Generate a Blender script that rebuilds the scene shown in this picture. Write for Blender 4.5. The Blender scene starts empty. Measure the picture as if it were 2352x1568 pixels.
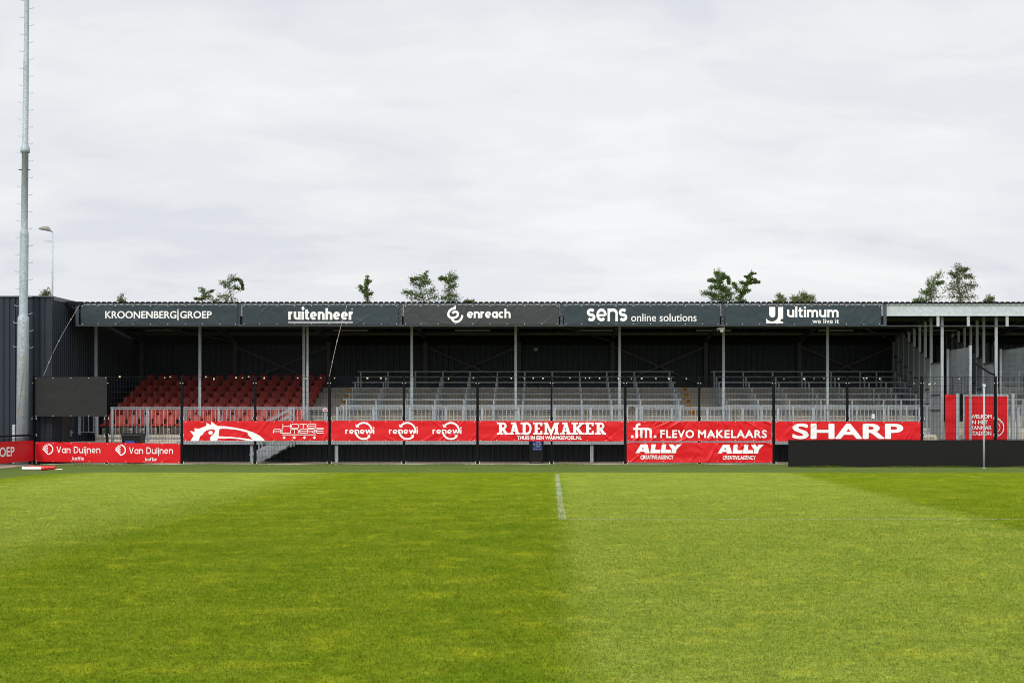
import bpy, bmesh, math, random
import numpy as np
from mathutils import Vector, noise

S = bpy.context.scene
COL = S.collection
R = math.radians
random.seed(11)

# ------------------------------------------------------------------ camera
F, CX, CY, H = 3267.0, 1262.0, 948.0, 1.75        # focal length, principal point (of a 2352 px wide frame), eye height
cam = bpy.data.cameras.new('camera')
cam.sensor_width = 36.0
cam.lens = 36.0 * F / 2352.0
cam.shift_x = -(CX - 1176.0) / 2352.0
cam.shift_y = (CY - 784.0) / 2352.0
cam.clip_start = 0.1
cam.clip_end = 5000.0
camo = bpy.data.objects.new('camera', cam)
camo.location = (0, 0, H)
camo.rotation_euler = (R(90), 0, 0)
COL.objects.link(camo)
S.camera = camo
S.view_settings.view_transform = 'Standard'
S.view_settings.look = 'None'
S.view_settings.exposure = 0.0
S.view_settings.gamma = 1.0
S.render.engine = 'CYCLES'
S.cycles.max_bounces = 8
S.cycles.filter_width = 1.0

# ------------------------------------------------------------------ sky
SUN_EL, SUN_ROT = R(41), R(200)          # rotation clockwise from +Y: the sun stands behind the camera, a little to the left
W = bpy.data.worlds.new('World')
S.world = W
W.use_nodes = True
nt = W.node_tree
nt.nodes.clear()


def nd(tree, t, **kw):
    n = tree.nodes.new(t)
    for k, v in kw.items():
        if k in n.inputs.keys():
            n.inputs[k].default_value = v
        else:
            setattr(n, k, v)
    return n


def ln(tree, a, ao, b, bi):
    tree.links.new(a.outputs[ao], b.inputs[bi])


def mth(tree, op, a=None, b=None, clamp=False):
    n = tree.nodes.new('ShaderNodeMath')
    n.operation = op
    n.use_clamp = clamp
    for i, v in enumerate((a, b)):
        if v is None:
            continue
        if isinstance(v, (int, float)):
            n.inputs[i].default_value = v
        else:
            tree.links.new(v, n.inputs[i])
    return n.outputs[0]


def mixc(tree, fac, a, b, mode='MIX'):
    n = tree.nodes.new('ShaderNodeMix')
    n.data_type = 'RGBA'
    n.blend_type = mode
    for sock, v in ((n.inputs[0], fac), (n.inputs[6], a), (n.inputs[7], b)):
        if isinstance(v, (int, float)):
            sock.default_value = v
        elif isinstance(v, tuple):
            sock.default_value = v if len(v) == 4 else (*v, 1)
        else:
            tree.links.new(v, sock)
    return n.outputs[2]


def ramp(tree, fac, stops, interp='LINEAR'):
    n = tree.nodes.new('ShaderNodeValToRGB')
    n.color_ramp.interpolation = interp
    e = n.color_ramp.elements
    while len(e) < len(stops):
        e.new(0.5)
    for i, (p, c) in enumerate(stops):
        e[i].position = p
        e[i].color = (c, c, c, 1) if isinstance(c, (int, float)) else (*c, 1)
    tree.links.new(fac, n.inputs[0])
    return n.outputs[0]


def noisetex(tree, vec, scale, detail=4, rough=0.55, dist=0.0, out=0):
    n = tree.nodes.new('ShaderNodeTexNoise')
    n.inputs['Scale'].default_value = scale
    n.inputs['Detail'].default_value = detail
    n.inputs['Roughness'].default_value = rough
    n.inputs['Distortion'].default_value = dist
    if vec is not None:
        tree.links.new(vec, n.inputs['Vector'])
    return n.outputs[out]


def mapping(tree, vec, loc=(0, 0, 0), rot=(0, 0, 0), scale=(1, 1, 1)):
    n = tree.nodes.new('ShaderNodeMapping')
    n.inputs['Location'].default_value = loc
    n.inputs['Rotation'].default_value = rot
    n.inputs['Scale'].default_value = scale
    tree.links.new(vec, n.inputs['Vector'])
    return n.outputs[0]


sky = nd(nt, 'ShaderNodeTexSky', sky_type='NISHITA', sun_disc=False, sun_elevation=SUN_EL, sun_rotation=SUN_ROT)
tc = nd(nt, 'ShaderNodeTexCoord')
sep = nd(nt, 'ShaderNodeSeparateXYZ')
ln(nt, tc, 'Generated', sep, 0)
zc = mth(nt, 'MAXIMUM', sep.outputs[2], 0.0)
den = mth(nt, 'ADD', zc, 0.26)
cmb = nd(nt, 'ShaderNodeCombineXYZ')
nt.links.new(mth(nt, 'DIVIDE', sep.outputs[0], den), cmb.inputs[0])
nt.links.new(mth(nt, 'DIVIDE', sep.outputs[1], den), cmb.inputs[1])
n1 = noisetex(nt, mapping(nt, cmb.outputs[0], (14.2, 8.3, 0), scale=(1.25, 2.0, 1)), 1.0, 7, 0.52, 0.5)
n2 = noisetex(nt, mapping(nt, cmb.outputs[0], (7.7, 4.2, 0), scale=(4.5, 7.0, 1)), 1.0, 6, 0.55, 0.4)
cl = mth(nt, 'ADD', mth(nt, 'MULTIPLY', n1, 0.66), mth(nt, 'MULTIPLY', n2, 0.34))
cloud = ramp(nt, cl, [(0.38, (0.75, 0.77, 0.82)), (0.47, (0.82, 0.835, 0.87)), (0.54, (0.88, 0.887, 0.90)), (0.64, (0.945, 0.945, 0.95))], 'EASE')
# an overcast sky is about three times as bright overhead as at the horizon
up = ramp(nt, zc, [(0.0, 1.0), (0.30, 1.0), (0.62, 1.75), (1.0, 2.1)])
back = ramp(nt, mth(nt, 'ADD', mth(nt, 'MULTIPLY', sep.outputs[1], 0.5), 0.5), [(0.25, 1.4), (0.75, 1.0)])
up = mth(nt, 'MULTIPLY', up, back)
skyw = nd(nt, 'ShaderNodeVectorMath', operation='SCALE')
skyw.inputs['Scale'].default_value = 0.10
ln(nt, sky, 0, skyw, 0)
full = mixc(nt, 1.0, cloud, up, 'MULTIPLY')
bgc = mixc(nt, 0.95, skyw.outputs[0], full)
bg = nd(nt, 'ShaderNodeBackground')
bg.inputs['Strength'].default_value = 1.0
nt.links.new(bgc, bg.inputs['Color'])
wo = nd(nt, 'ShaderNodeOutputWorld')
ln(nt, bg, 0, wo, 0)

sun = bpy.data.lights.new('sun', 'SUN')
sun.energy = 2.3
sun.angle = R(11)
sun.color = (1.0, 0.95, 0.88)
suno = bpy.data.objects.new('sun', sun)
# light travels from azimuth SUN_ROT (clockwise from +Y)
sd = Vector((math.sin(SUN_ROT) * math.cos(SUN_EL), math.cos(SUN_ROT) * math.cos(SUN_EL), math.sin(SUN_EL)))
suno.rotation_euler = sd.to_track_quat('Z', 'Y').to_euler()
suno.location = (-10, -20, 30)
COL.objects.link(suno)


# ------------------------------------------------------------------ materials
def mat(name, col, rough=0.6, metal=0.0, spec=0.5, bump=None, var=None, fine=None):
    """bump=(scale, strength, distance); var=(scale, amount, colour towards which it drifts); fine=(scale, amount)"""
    m = bpy.data.materials.new(name)
    m.use_nodes = True
    t = m.node_tree
    b = t.nodes['Principled BSDF']
    b.inputs['Roughness'].default_value = rough
    b.inputs['Metallic'].default_value = metal
    b.inputs['Specular IOR Level'].default_value = spec
    g = t.nodes.new('ShaderNodeNewGeometry')
    c = (*col, 1)
    if var:
        f = ramp(t, noisetex(t, g.outputs['Position'], var[0], 5, 0.6), [(0.35, 0.0), (0.7, var[1])])
        c = mixc(t, f, c, var[2])
    if fine:
        f = noisetex(t, g.outputs['Position'], fine[0], 2, 0.6)
        f = ramp(t, f, [(0.3, 1 - fine[1]), (0.7, 1 + fine[1])])
        c = mixc(t, 1.0, c, f, 'MULTIPLY')
    if isinstance(c, tuple):
        b.inputs['Base Color'].default_value = c
    else:
        t.links.new(c, b.inputs['Base Color'])
    if bump:
        bn = t.nodes.new('ShaderNodeBump')
        bn.inputs['Strength'].default_value = bump[1]
        bn.inputs['Distance'].default_value = bump[2]
        t.links.new(noisetex(t, g.outputs['Position'], bump[0], 4), bn.inputs['Height'])
        t.links.new(bn.outputs[0], b.inputs['Normal'])
    return m


M = {}
M['galv'] = mat('galvanised_steel', (0.335, 0.375, 0.405), 0.5, 0.15, 0.4, (30, 0.15, 0.01), (2.2, 0.5, (0.25, 0.27, 0.28)), (38, 0.35))
M['galv_mast'] = mat('galvanised_mast', (0.31, 0.36, 0.40), 0.55, 0.1, 0.4, (22, 0.1, 0.01), (1.3, 0.5, (0.24, 0.28, 0.315)), (20, 0.30))
M['galv_sheet'] = mat('galvanised_sheet', (0.27, 0.31, 0.33), 0.5, 0.1, 0.5, None, (1.6, 0.6, (0.20, 0.22, 0.23)), (26, 0.2))
M['galv_beam'] = mat('weathered_fascia_beam', (0.43, 0.475, 0.505), 0.55, 0.0, 0.3, None, (1.1, 0.6, (0.38, 0.41, 0.43)), (9, 0.12))
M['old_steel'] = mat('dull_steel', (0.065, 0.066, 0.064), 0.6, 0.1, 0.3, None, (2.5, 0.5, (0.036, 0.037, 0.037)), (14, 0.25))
M['clad'] = mat('anthracite_cladding', (0.015, 0.022, 0.033), 0.5, 0.0, 0.25, None, (0.9, 0.5, (0.010, 0.015, 0.022)), (6, 0.08))
M['trim'] = mat('anthracite_trim', (0.035, 0.045, 0.057), 0.4)
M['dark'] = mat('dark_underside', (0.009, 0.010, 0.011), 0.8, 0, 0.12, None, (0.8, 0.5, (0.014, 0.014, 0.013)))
M['black'] = mat('black_coating', (0.005, 0.006, 0.007), 0.7, 0, 0.08)
M['wire'] = mat('black_wire', (0.006, 0.007, 0.009), 0.6, 0, 0.12)
M['net'] = mat('black_netting', (0.012, 0.012, 0.013), 0.9, 0, 0.1)
M['bolt'] = mat('zinc_bolt', (0.75, 0.76, 0.76), 0.3, 0.3)
M['red'] = mat('red_banner_vinyl', (0.53, 0.006, 0.011), 0.42, 0, 0.25, None, (1.3, 0.35, (0.58, 0.015, 0.019)), (160, 0.05))
M['white'] = mat('white_print', (0.74, 0.74, 0.74), 0.5, 0, 0.4, None, (2.0, 0.3, (0.70, 0.70, 0.70)))
M['slate'] = mat('slate_banner_mesh', (0.030, 0.044, 0.053), 0.5, 0, 0.2, None, (1.2, 0.4, (0.023, 0.035, 0.042)), (120, 0.10))
M['slate2'] = mat('charcoal_banner_mesh', (0.040, 0.045, 0.046), 0.5, 0, 0.2, None, (1.2, 0.4, (0.034, 0.038, 0.039)), (120, 0.10))
M['tarp'] = mat('charcoal_tarpaulin', (0.019, 0.020, 0.0195), 0.6, 0, 0.15, None, (1.0, 0.4, (0.017, 0.018, 0.017)), (90, 0.10))
M['seat'] = mat('red_seat_plastic', (0.325, 0.021, 0.010), 0.42, 0, 0.35, None, (3.0, 0.4, (0.235, 0.016, 0.009)))
M['orange'] = mat('orange_sign', (0.90, 0.38, 0.015), 0.5)
M['ink'] = mat('dark_print', (0.012, 0.012, 0.012), 0.6)
M['blue'] = mat('blue_sticker', (0.012, 0.085, 0.42), 0.45)
M['bin'] = mat('black_bin_plastic', (0.012, 0.013, 0.014), 0.45, 0, 0.4)
M['cream'] = mat('cream_tape', (0.62, 0.56, 0.38), 0.8)
M['wood'] = mat('tan_strap', (0.34, 0.20, 0.07), 0.8)
M['rope'] = mat('pale_rope', (0.30, 0.285, 0.26), 0.9)
M['foam_white'] = mat('white_foam_wrap', (0.72, 0.71, 0.70), 0.6)
M['foam_red'] = mat('red_foam_roll', (0.55, 0.012, 0.016), 0.5)
M['lamp'] = mat('lamp_housing', (0.17, 0.16, 0.145), 0.5)
M['tube'] = mat('opal_diffuser', (0.12, 0.115, 0.10), 0.4)
M['bark'] = mat('bark', (0.07, 0.055, 0.04), 0.9)
M['door'] = mat('dark_door', (0.014, 0.017, 0.020), 0.45)
M['led'] = mat('led_face', (0.0115, 0.0115, 0.0112), 0.8, 0, 0.08, (140, 0.5, 0.004), (0.8, 0.4, (0.014, 0.014, 0.0135)), (55, 0.22))


def concrete():
    m = bpy.data.materials.new('terrace_concrete')
    m.use_nodes = True
    t = m.node_tree
    b = t.nodes['Principled BSDF']
    b.inputs['Roughness'].default_value = 0.85
    g = t.nodes.new('ShaderNodeNewGeometry')
    p = g.outputs['Position']
    c = mixc(t, ramp(t, noisetex(t, mapping(t, p, scale=(0.5, 1, 2.2)), 1.1, 6, 0.65), [(0.32, 0.0), (0.72, 1.0)]), (0.62, 0.575, 0.49), (0.48, 0.44, 0.375))
    drip = ramp(t, noisetex(t, mapping(t, p, scale=(5, 5, 0.35)), 1.0, 4, 0.6), [(0.55, 0.0), (0.75, 0.55)])
    c = mixc(t, drip, c, (0.16, 0.145, 0.125))
    c = mixc(t, 1.0, c, ramp(t, noisetex(t, p, 30, 3), [(0.3, 0.88), (0.7, 1.1)]), 'MULTIPLY')
    t.links.new(c, b.inputs['Base Color'])
    return m


M['concrete'] = concrete()


def leafmat(name, a, b_):
    m = bpy.data.materials.new(name)
    m.use_nodes = True
    t = m.node_tree
    b = t.nodes['Principled BSDF']
    b.inputs['Roughness'].default_value = 0.55
    g = t.nodes.new('ShaderNodeNewGeometry')
    oi = noisetex(t, g.outputs['Position'], 5.0, 3)
    c = mixc(t, ramp(t, oi, [(0.35, 0.0), (0.65, 1.0)]), a, b_)
    t.links.new(c, b.inputs['Base Color'])
    tr = t.nodes.new('ShaderNodeBsdfTranslucent')
    t.links.new(c, tr.inputs[0])
    mx = t.nodes.new('ShaderNodeMixShader')
    mx.inputs[0].default_value = 0.3
    t.links.new(b.outputs[0], mx.inputs[1])
    t.links.new(tr.outputs[0], mx.inputs[2])
    t.links.new(mx.outputs[0], t.nodes['Material Output'].inputs[0])
    return m


M['leaf'] = leafmat('green_leaf', (0.040, 0.086, 0.013), (0.105, 0.165, 0.026))
M['leaf_pale'] = leafmat('pale_leaf', (0.10, 0.14, 0.05), (0.16, 0.19, 0.06))
M['leaf_rust'] = leafmat('rusty_leaf', (0.045, 0.086, 0.015), (0.120, 0.112, 0.030))


def grassmat(name, blades):
    """mown stripes 6.9 m wide: the pale and deep sheen of leaning blades is painted as colour"""
    m = bpy.data.materials.new(name)
    m.use_nodes = True
    t = m.node_tree
    b = t.nodes['Principled BSDF']
    b.inputs['Roughness'].default_value = 0.8
    b.inputs['Specular IOR Level'].default_value = 0.0
    g = t.nodes.new('ShaderNodeNewGeometry')
    p = g.outputs['Position']
    sp = t.nodes.new('ShaderNodeSeparateXYZ')
    t.links.new(p, sp.inputs[0])
    wob = mth(t, 'MULTIPLY', mth(t, 'SUBTRACT', noisetex(t, p, 1.3, 4), 0.5), 0.6)
    x = mth(t, 'ADD', mth(t, 'SUBTRACT', sp.outputs[0], 0.22), wob)
    s = mth(t, 'SINE', mth(t, 'MULTIPLY', x, math.pi / 6.88))
    # the seam near the middle is crisp, the one farther to the side is soft
    mr = t.nodes.new('ShaderNodeMapRange')
    for k_, v_ in (('From Min', -6.0), ('From Max', -3.5), ('To Min', 1.3), ('To Max', 4.5)):
        mr.inputs[k_].default_value = v_
    t.links.new(sp.outputs[0], mr.inputs['Value'])
    s = mth(t, 'ADD', mth(t, 'MULTIPLY', s, mr.outputs[0]), 0.5, True)
    # strips left by the mower's width within a stripe
    s2 = mth(t, 'SINE', mth(t, 'MULTIPLY', x, 2 * math.pi / 1.38))
    s = mth(t, 'ADD', s, mth(t, 'MULTIPLY', s2, 0.05), True)
    dark = mixc(t, ramp(t, noisetex(t, p, 0.9, 5, 0.6), [(0.35, 0.0), (0.68, 1.0)]), (0.083, 0.125, 0.0060), (0.124, 0.159, 0.0095))
    lite = mixc(t, ramp(t, noisetex(t, p, 0.9, 5, 0.6), [(0.35, 0.0), (0.68, 1.0)]), (0.131, 0.176, 0.021), (0.170, 0.208, 0.031))
    c = mixc(t, s, dark, lite)  # stripe sheen from blade lean, put into the base colour
    yel = ramp(t, noisetex(t, mapping(t, p, scale=(1.0, 0.85, 1)), 2.1, 5, 0.55, 0.2), [(0.55, 0.0), (0.68, 0.75)])
    c = mixc(t, yel, c, mixc(t, s, (0.185, 0.205, 0.010), (0.225, 0.245, 0.028)))
    dry = ramp(t, noisetex(t, mapping(t, p, (9, 3, 0), scale=(1.0, 1.2, 1)), 3.2, 5, 0.65), [(0.62, 0.0), (0.76, 0.5)])
    c = mixc(t, dry, c, (0.25, 0.215, 0.05))
    c = mixc(t, 1.0, c, ramp(t, noisetex(t, mapping(t, p, (4, 1, 0)), 6.5, 4, 0.65), [(0.3, 0.78), (0.7, 1.22)]), 'MULTIPLY')
    c = mixc(t, 1.0, c, ramp(t, noisetex(t, mapping(t, p, (1, 8, 0)), 19, 2, 0.6), [(0.3, 0.82), (0.7, 1.2)]), 'MULTIPLY')
    if blades:
        oi = noisetex(t, p, 55, 2, 0.7)
        c = mixc(t, 1.0, c, ramp(t, oi, [(0.3, 0.52), (0.7, 1.95)]), 'MULTIPLY')
        straw = ramp(t, noisetex(t, mapping(t, p, (2, 7, 1)), 38, 2), [(0.66, 0.0), (0.72, 0.8)])
        c = mixc(t, straw, c, (0.34, 0.27, 0.07))
    else:
        f1 = noisetex(t, p, 34, 4, 0.75)
        f2 = noisetex(t, p, 9, 3, 0.6)
        c = mixc(t, 1.0, c, ramp(t, f1, [(0.28, 0.50), (0.5, 0.98), (0.72, 1.55)]), 'MULTIPLY')
        c = mixc(t, 1.0, c, ramp(t, f2, [(0.3, 0.86), (0.7, 1.14)]), 'MULTIPLY')
        bn = t.nodes.new('ShaderNodeBump')
        bn.inputs['Strength'].default_value = 0.6
        bn.inputs['Distance'].default_value = 0.02
        t.links.new(f1, bn.inputs['Height'])
        t.links.new(bn.outputs[0], b.inputs['Normal'])
    t.links.new(c, b.inputs['Base Color'])
    if blades:
        tr = t.nodes.new('ShaderNodeBsdfTranslucent')
        t.links.new(c, tr.inputs[0])
        mx = t.nodes.new('ShaderNodeMixShader')
        mx.inputs[0].default_value = 0.35
        t.links.new(b.outputs[0], mx.inputs[1])
        t.links.new(tr.outputs[0], mx.inputs[2])
        t.links.new(mx.outputs[0], t.nodes['Material Output'].inputs[0])
    return m


def groundmat(name, cols, fine, sc=(1, 1, 1), amount=0.3):
    m = bpy.data.materials.new(name)
    m.use_nodes = True
    t = m.node_tree
    b = t.nodes['Principled BSDF']
    b.inputs['Roughness'].default_value = 0.9
    b.inputs['Specular IOR Level'].default_value = 0.0
    g = t.nodes.new('ShaderNodeNewGeometry')
    p = mapping(t, g.outputs['Position'], scale=sc)
    c = mixc(t, ramp(t, noisetex(t, p, 0.7, 6, 0.65), [(0.35, 0.0), (0.68, 1.0)]), cols[0], cols[1])
    c = mixc(t, 1.0, c, ramp(t, noisetex(t, p, fine, 4, 0.7), [(0.3, 1 - amount), (0.7, 1 + amount)]), 'MULTIPLY')
    t.links.new(c, b.inputs['Base Color'])
    return m


def paintmat():
    m = bpy.data.materials.new('worn_line_paint')
    m.use_nodes = True
    t = m.node_tree
    b = t.nodes['Principled BSDF']
    b.inputs['Base Color'].default_value = (0.42, 0.46, 0.36, 1)
    b.inputs['Roughness'].default_value = 0.9
    g = t.nodes.new('ShaderNodeNewGeometry')
    f = ramp(t, noisetex(t, g.outputs['Position'], 42, 3, 0.7), [(0.42, 0.0), (0.60, 0.75)])
    big = ramp(t, noisetex(t, g.outputs['Position'], 1.1, 3), [(0.3, 0.45), (0.6, 1.0)])
    f = mth(t, 'MULTIPLY', f, big)
    tr = t.nodes.new('ShaderNodeBsdfTransparent')
    mx = t.nodes.new('ShaderNodeMixShader')
    t.links.new(f, mx.inputs[0])
    t.links.new(tr.outputs[0], mx.inputs[1])
    t.links.new(b.outputs[0], mx.inputs[2])
    t.links.new(mx.outputs[0], t.nodes['Material Output'].inputs[0])
    return m


# ------------------------------------------------------------------ helpers
ORIGIN = {}


def tag(o, label=None, cat=None, group=None, kind=None):
    if label:
        o['label'] = label
    if cat:
        o['category'] = cat
    if group:
        o['group'] = group
    if kind:
        o['kind'] = kind
    return o


def thing(name, label, cat, loc, group=None):
    o = bpy.data.objects.new(name, None)
    o.empty_display_size = 0.2
    o.location = loc
    COL.objects.link(o)
    ORIGIN[o.name] = Vector(loc)
    return tag(o, label, cat, group)


def link_mesh(name, me, m, parent=None, origin=None):
    o = bpy.data.objects.new(name, me)
    COL.objects.link(o)
    if m is not None and not me.materials:
        me.materials.append(m)
    if parent is not None:
        o.parent = parent
        ORIGIN[o.name] = ORIGIN[parent.name]
    else:
        origin = Vector(origin or (0, 0, 0))
        o.location = origin
        ORIGIN[o.name] = origin
    return o


def el(cx, cy, rx, ry, a0, a1, n=14):
    return [(cx + rx * math.cos(R(a0 + (a1 - a0) * i / n)), cy + ry * math.sin(R(a0 + (a1 - a0) * i / n))) for i in range(n + 1)]


def glyph(ch, t, cond=1.0):
    """(strokes, width) of a heavy geometric letter, x-height 1, stroke t: each stroke is (points, closed)"""
    h = t / 2
    w = 0.98 * cond
    S_ = []
    if ch in 'nhurm':
        if ch == 'm':
            w = 1.55 * cond
            m_ = w / 2
            S_ = [([(h, 0), (h, 1)], 0)]
            for a, b in ((h, m_), (m_, w - h)):
                S_.append((el((a + b) / 2, .62, (b - a) / 2, .38 - h, 176, 0) + [(b, 0)], 0))
        elif ch == 'u':
            S_ = [([(h, 1)] + el(w / 2, .38, w / 2 - h, .38 - h, 180, 356), 0), ([(w - h, 1), (w - h, 0)], 0)]
        elif ch == 'r':
            w = .66 * cond
            S_ = [([(h, 0), (h, 1)], 0), (el(w * .80, .56, w * .80 - h, .44 - h, 172, 82, 8), 0)]
        else:
            S_ = [([(h, 0), (h, 1.42 if ch == 'h' else 1)], 0), (el(w / 2, .62, w / 2 - h, .38 - h, 176, 0) + [(w - h, 0)], 0)]
    elif ch == 'e':
        S_ = [([(t * .8, .47), (w - h * 1.05, .47)] + el(w / 2, .5, w / 2 - h, .5 - h, 2, 318, 26), 0)]
        S_ = [([(t * .9, .47), (w - t * .5, .47)], 0, .72), (el(w / 2, .5, w / 2 - h, .5 - h, -4, 316, 26), 0)]
    elif ch in 'oad':
        S_ = [(el(w / 2, .5, w / 2 - h, .5 - h, 0, 345, 23), 1)]
        if ch == 'a':
            S_.append(([(w - h, 0), (w - h, 1)], 0))
    elif ch == 'c':
        w = .88 * cond
        S_ = [(el(w / 2 + .03, .5, w / 2 - h + .03, .5 - h, 48, 312, 20), 0)]
    elif ch == 's':
        w = .82 * cond
        S_ = [(el(w / 2, .75 - h / 2, w / 2 - h, .25 - h / 2, 35, 250, 12) + el(w / 2, .25 + h / 2, w / 2 - h, .25 - h / 2, 70, -145, 12), 0)]
    elif ch in 'ij\u0131l':
        w = t
        S_ = [([(h, -.42 if ch == 'j' else 0), (h, 1.42 if ch == 'l' else 1)], 0)]
        if ch in 'ij':
            S_.append(([(h, 1.14), (h, 1.14 + t)], 0))
    elif ch == 't':
        w = .62 * cond
        S_ = [(([(w * .42, 1.28)] + el(w * .42 + .18, .2, .18, .2 - h, 180, 262, 6) + [(w, h)]), 0), ([(0, 1 - t * .40), (w, 1 - t * .40)], 0, .8)]
    elif ch == 'w':
        w = 1.45 * cond
        S_ = [([(h * .8, 1), (w * .27, .04)], 0), ([(w * .27, .04), (w * .5, .96)], 0), ([(w * .5, .96), (w * .73, .04)], 0), ([(w * .73, .04), (w - h * .8, 1)], 0)]
    elif ch == 'k':
        w = .9 * cond
        S_ = [([(h, 0), (h, 1.42)], 0), ([(t, .45), (w - h, 1)], 0), ([(t * 1.3, .55), (w - h, 0)], 0)]
    elif ch == 'f':
        w = .6 * cond
        S_ = [([(w * .4, 0), (w * .4, 1.1)] + el(w * .4 + .22, 1.15, .22, .27 - h, 170, 85, 6), 0), ([(0, 1 - t * .4), (w, 1 - t * .4)], 0, .8)]
    elif ch == 'V':
        w = 1.15 * cond
        S_ = [([(h, 1.38), (w / 2, .06)], 0), ([(w / 2, .06), (w - h, 1.38)], 0)]
    elif ch == 'D':
        w = 1.15 * cond
        S_ = [([(h, 0), (h, 1.38)], 0), ([(h, 1.38 - h), (w * .42, 1.38 - h)] + el(w * .42, .69, w * .58 - h, .69 - h, 84, -84, 14) + [(w * .42, h), (h, h)], 0)]
    elif ch == ' ':
        w = .42
    return S_, w


def heavy_word(body, t, cond=1.0, gap=.16):
    """flat mesh of a word in heavy geometric letters"""
    bm = bmesh.new()
    x, lvl = 0.0, 0.0
    for ch in body:
        S_, w = glyph(ch, t, cond)
        for k, st in enumerate(S_):
            pts, closed = st[0], st[1]
            vs, fs = stroke_poly([(a + x, b) for a, b in pts], t * (st[2] if len(st) > 2 else 1.0), bool(closed))
            bv = [bm.verts.new((a, b, 0.0005 * k)) for a, b in vs]
            for f in fs:
                bm.faces.new([bv[i] for i in f])
        x += w + gap
    bmesh.ops.recalc_face_normals(bm, faces=bm.faces[:])
    me = bpy.data.meshes.new('glyphs')
    bm.to_mesh(me)
    bm.free()
    return me


class MB:
    """collects simple solids in world coordinates and links them as one mesh object"""

    def __init__(s):
        s.v, s.f = [], []

    def add(s, vs, fs):
        n = len(s.v)
        s.v += [tuple(a) for a in vs]
        s.f += [tuple(i + n for i in q) for q in fs]
        return s

    def box(s, x0, x1, y0, y1, z0, z1):
        return s.add([(x0, y0, z0), (x1, y0, z0), (x1, y1, z0), (x0, y1, z0), (x0, y0, z1), (x1, y0, z1), (x1, y1, z1), (x0, y1, z1)],
                     [(3, 2, 1, 0), (4, 5, 6, 7), (0, 1, 5, 4), (1, 2, 6, 5), (2, 3, 7, 6), (3, 0, 4, 7)])

    def bar(s, a, b, w, h=None, n=4, w2=None, caps=True):
        """prism from a to b; n=4 gives a w x h bar, n>4 a tube of diameter w (w2 at the far end)"""
        a, b = Vector(a), Vector(b)
        d = (b - a).normalized()
        up = Vector((0, 0, 1)) if abs(d.z) < 0.95 else Vector((0, 1, 0))
        u = d.cross(up).normalized()
        v = u.cross(d).normalized()
        h = h or w
        ring = []
        for q, (p, k) in enumerate(((a, 1.0), (b, (w2 / w) if w2 else 1.0))):
            if n == 4:
                ring += [p + u * (sx * w / 2 * k) + v * (sy * h / 2 * k) for sx, sy in ((-1, -1), (1, -1), (1, 1), (-1, 1))]
            else:
                ring += [p + (u * math.cos(2 * math.pi * i / n) + v * math.sin(2 * math.pi * i / n)) * (w / 2 * k) for i in range(n)]
        fs = [(i, (i + 1) % n, n + (i + 1) % n, n + i) for i in range(n)]
        if caps:
            fs += [tuple(range(n - 1, -1, -1)), tuple(range(n, 2 * n))]
        return s.add(ring, fs)

    def tube(s, pts, d, n=6):
        for a, b in zip(pts[:-1], pts[1:]):
            s.bar(a, b, d, n=n)
        return s

    def lathe(s, c, prof, n=24, tilt=(0, 0)):
        """prof: (radius, z) along +Z from c; tilt shifts x,y per metre of height"""
        ring = []
        for r_, z in prof:
            for i in range(n):
                a = 2 * math.pi * i / n
                ring.append((c[0] + tilt[0] * z + r_ * math.cos(a), c[1] + tilt[1] * z + r_ * math.sin(a), c[2] + z))
        fs = []
        for k in range(len(prof) - 1):
            for i in range(n):
                fs.append((k * n + i, k * n + (i + 1) % n, (k + 1) * n + (i + 1) % n, (k + 1) * n + i))
        fs += [tuple(range(n - 1, -1, -1)), tuple(range((len(prof) - 1) * n, len(prof) * n))]
        return s.add(ring, fs)

    def prism_y(s, poly, y0, y1):
        """poly in x,z (counter-clockwise seen from -Y)"""
        n = len(poly)
        return s.add([(x, y0, z) for x, z in poly] + [(x, y1, z) for x, z in poly],
                     [tuple(range(n)), tuple(range(2 * n - 1, n - 1, -1))] + [(i + n, (i + 1) % n + n, (i + 1) % n, i) for i in range(n)])

    def prism_x(s, poly, x0, x1):
        """poly in y,z"""
        n = len(poly)
        return s.add([(x0, y, z) for y, z in poly] + [(x1, y, z) for y, z in poly],
                     [tuple(range(n - 1, -1, -1)), tuple(range(n, 2 * n))] + [(i, (i + 1) % n, (i + 1) % n + n, i + n) for i in range(n)])

    def build(s, name, m, parent=None, origin=None, smooth=False):
        o0 = ORIGIN[parent.name] if parent is not None else Vector(origin or (0, 0, 0))
        me = bpy.data.meshes.new(name)
        me.from_pydata([(a[0] - o0.x, a[1] - o0.y, a[2] - o0.z) for a in s.v], [], s.f)
        me.update()
        if smooth:
            me.polygons.foreach_set('use_smooth', [True] * len(me.polygons))
        return link_mesh(name, me, m, parent, origin)


def X(x, Y):
    return (x - CX) / F * Y


def Z(y, Y):
    return H - (y - CY) / F * Y


ORD = 'first second third fourth fifth sixth seventh eighth ninth tenth eleventh twelfth thirteenth fourteenth fifteenth sixteenth'.split()

# close-up crops of the photograph: offset x, offset y, scale, all in 2352 px units
CR = dict(c1=(0, 597.46, .31746), c2=(531.07, 597.46, .31746), c3=(1062.16, 597.46, .31746), c4=(1754.53, 597.46, .31746),
          d1=(411.58, 955.93, .14959), d2=(995.76, 690.4, .16935), d3=(1327.7, 690.4, .26813), d4=(1095.3, 955.93, .15524),
          d5=(1427.26, 955.93, .16935), e1=(2124.3, 763.4, .20737), e2=(0, 982.5, .10725), e3=(697.0, 829.8, .16513),
          t6=(1593.2, 597.46, .14112), px=(0, 0, 1))


def q(c, x, y):
    a = CR[c]
    return a[0] + a[2] * x, a[1] + a[2] * y


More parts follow.
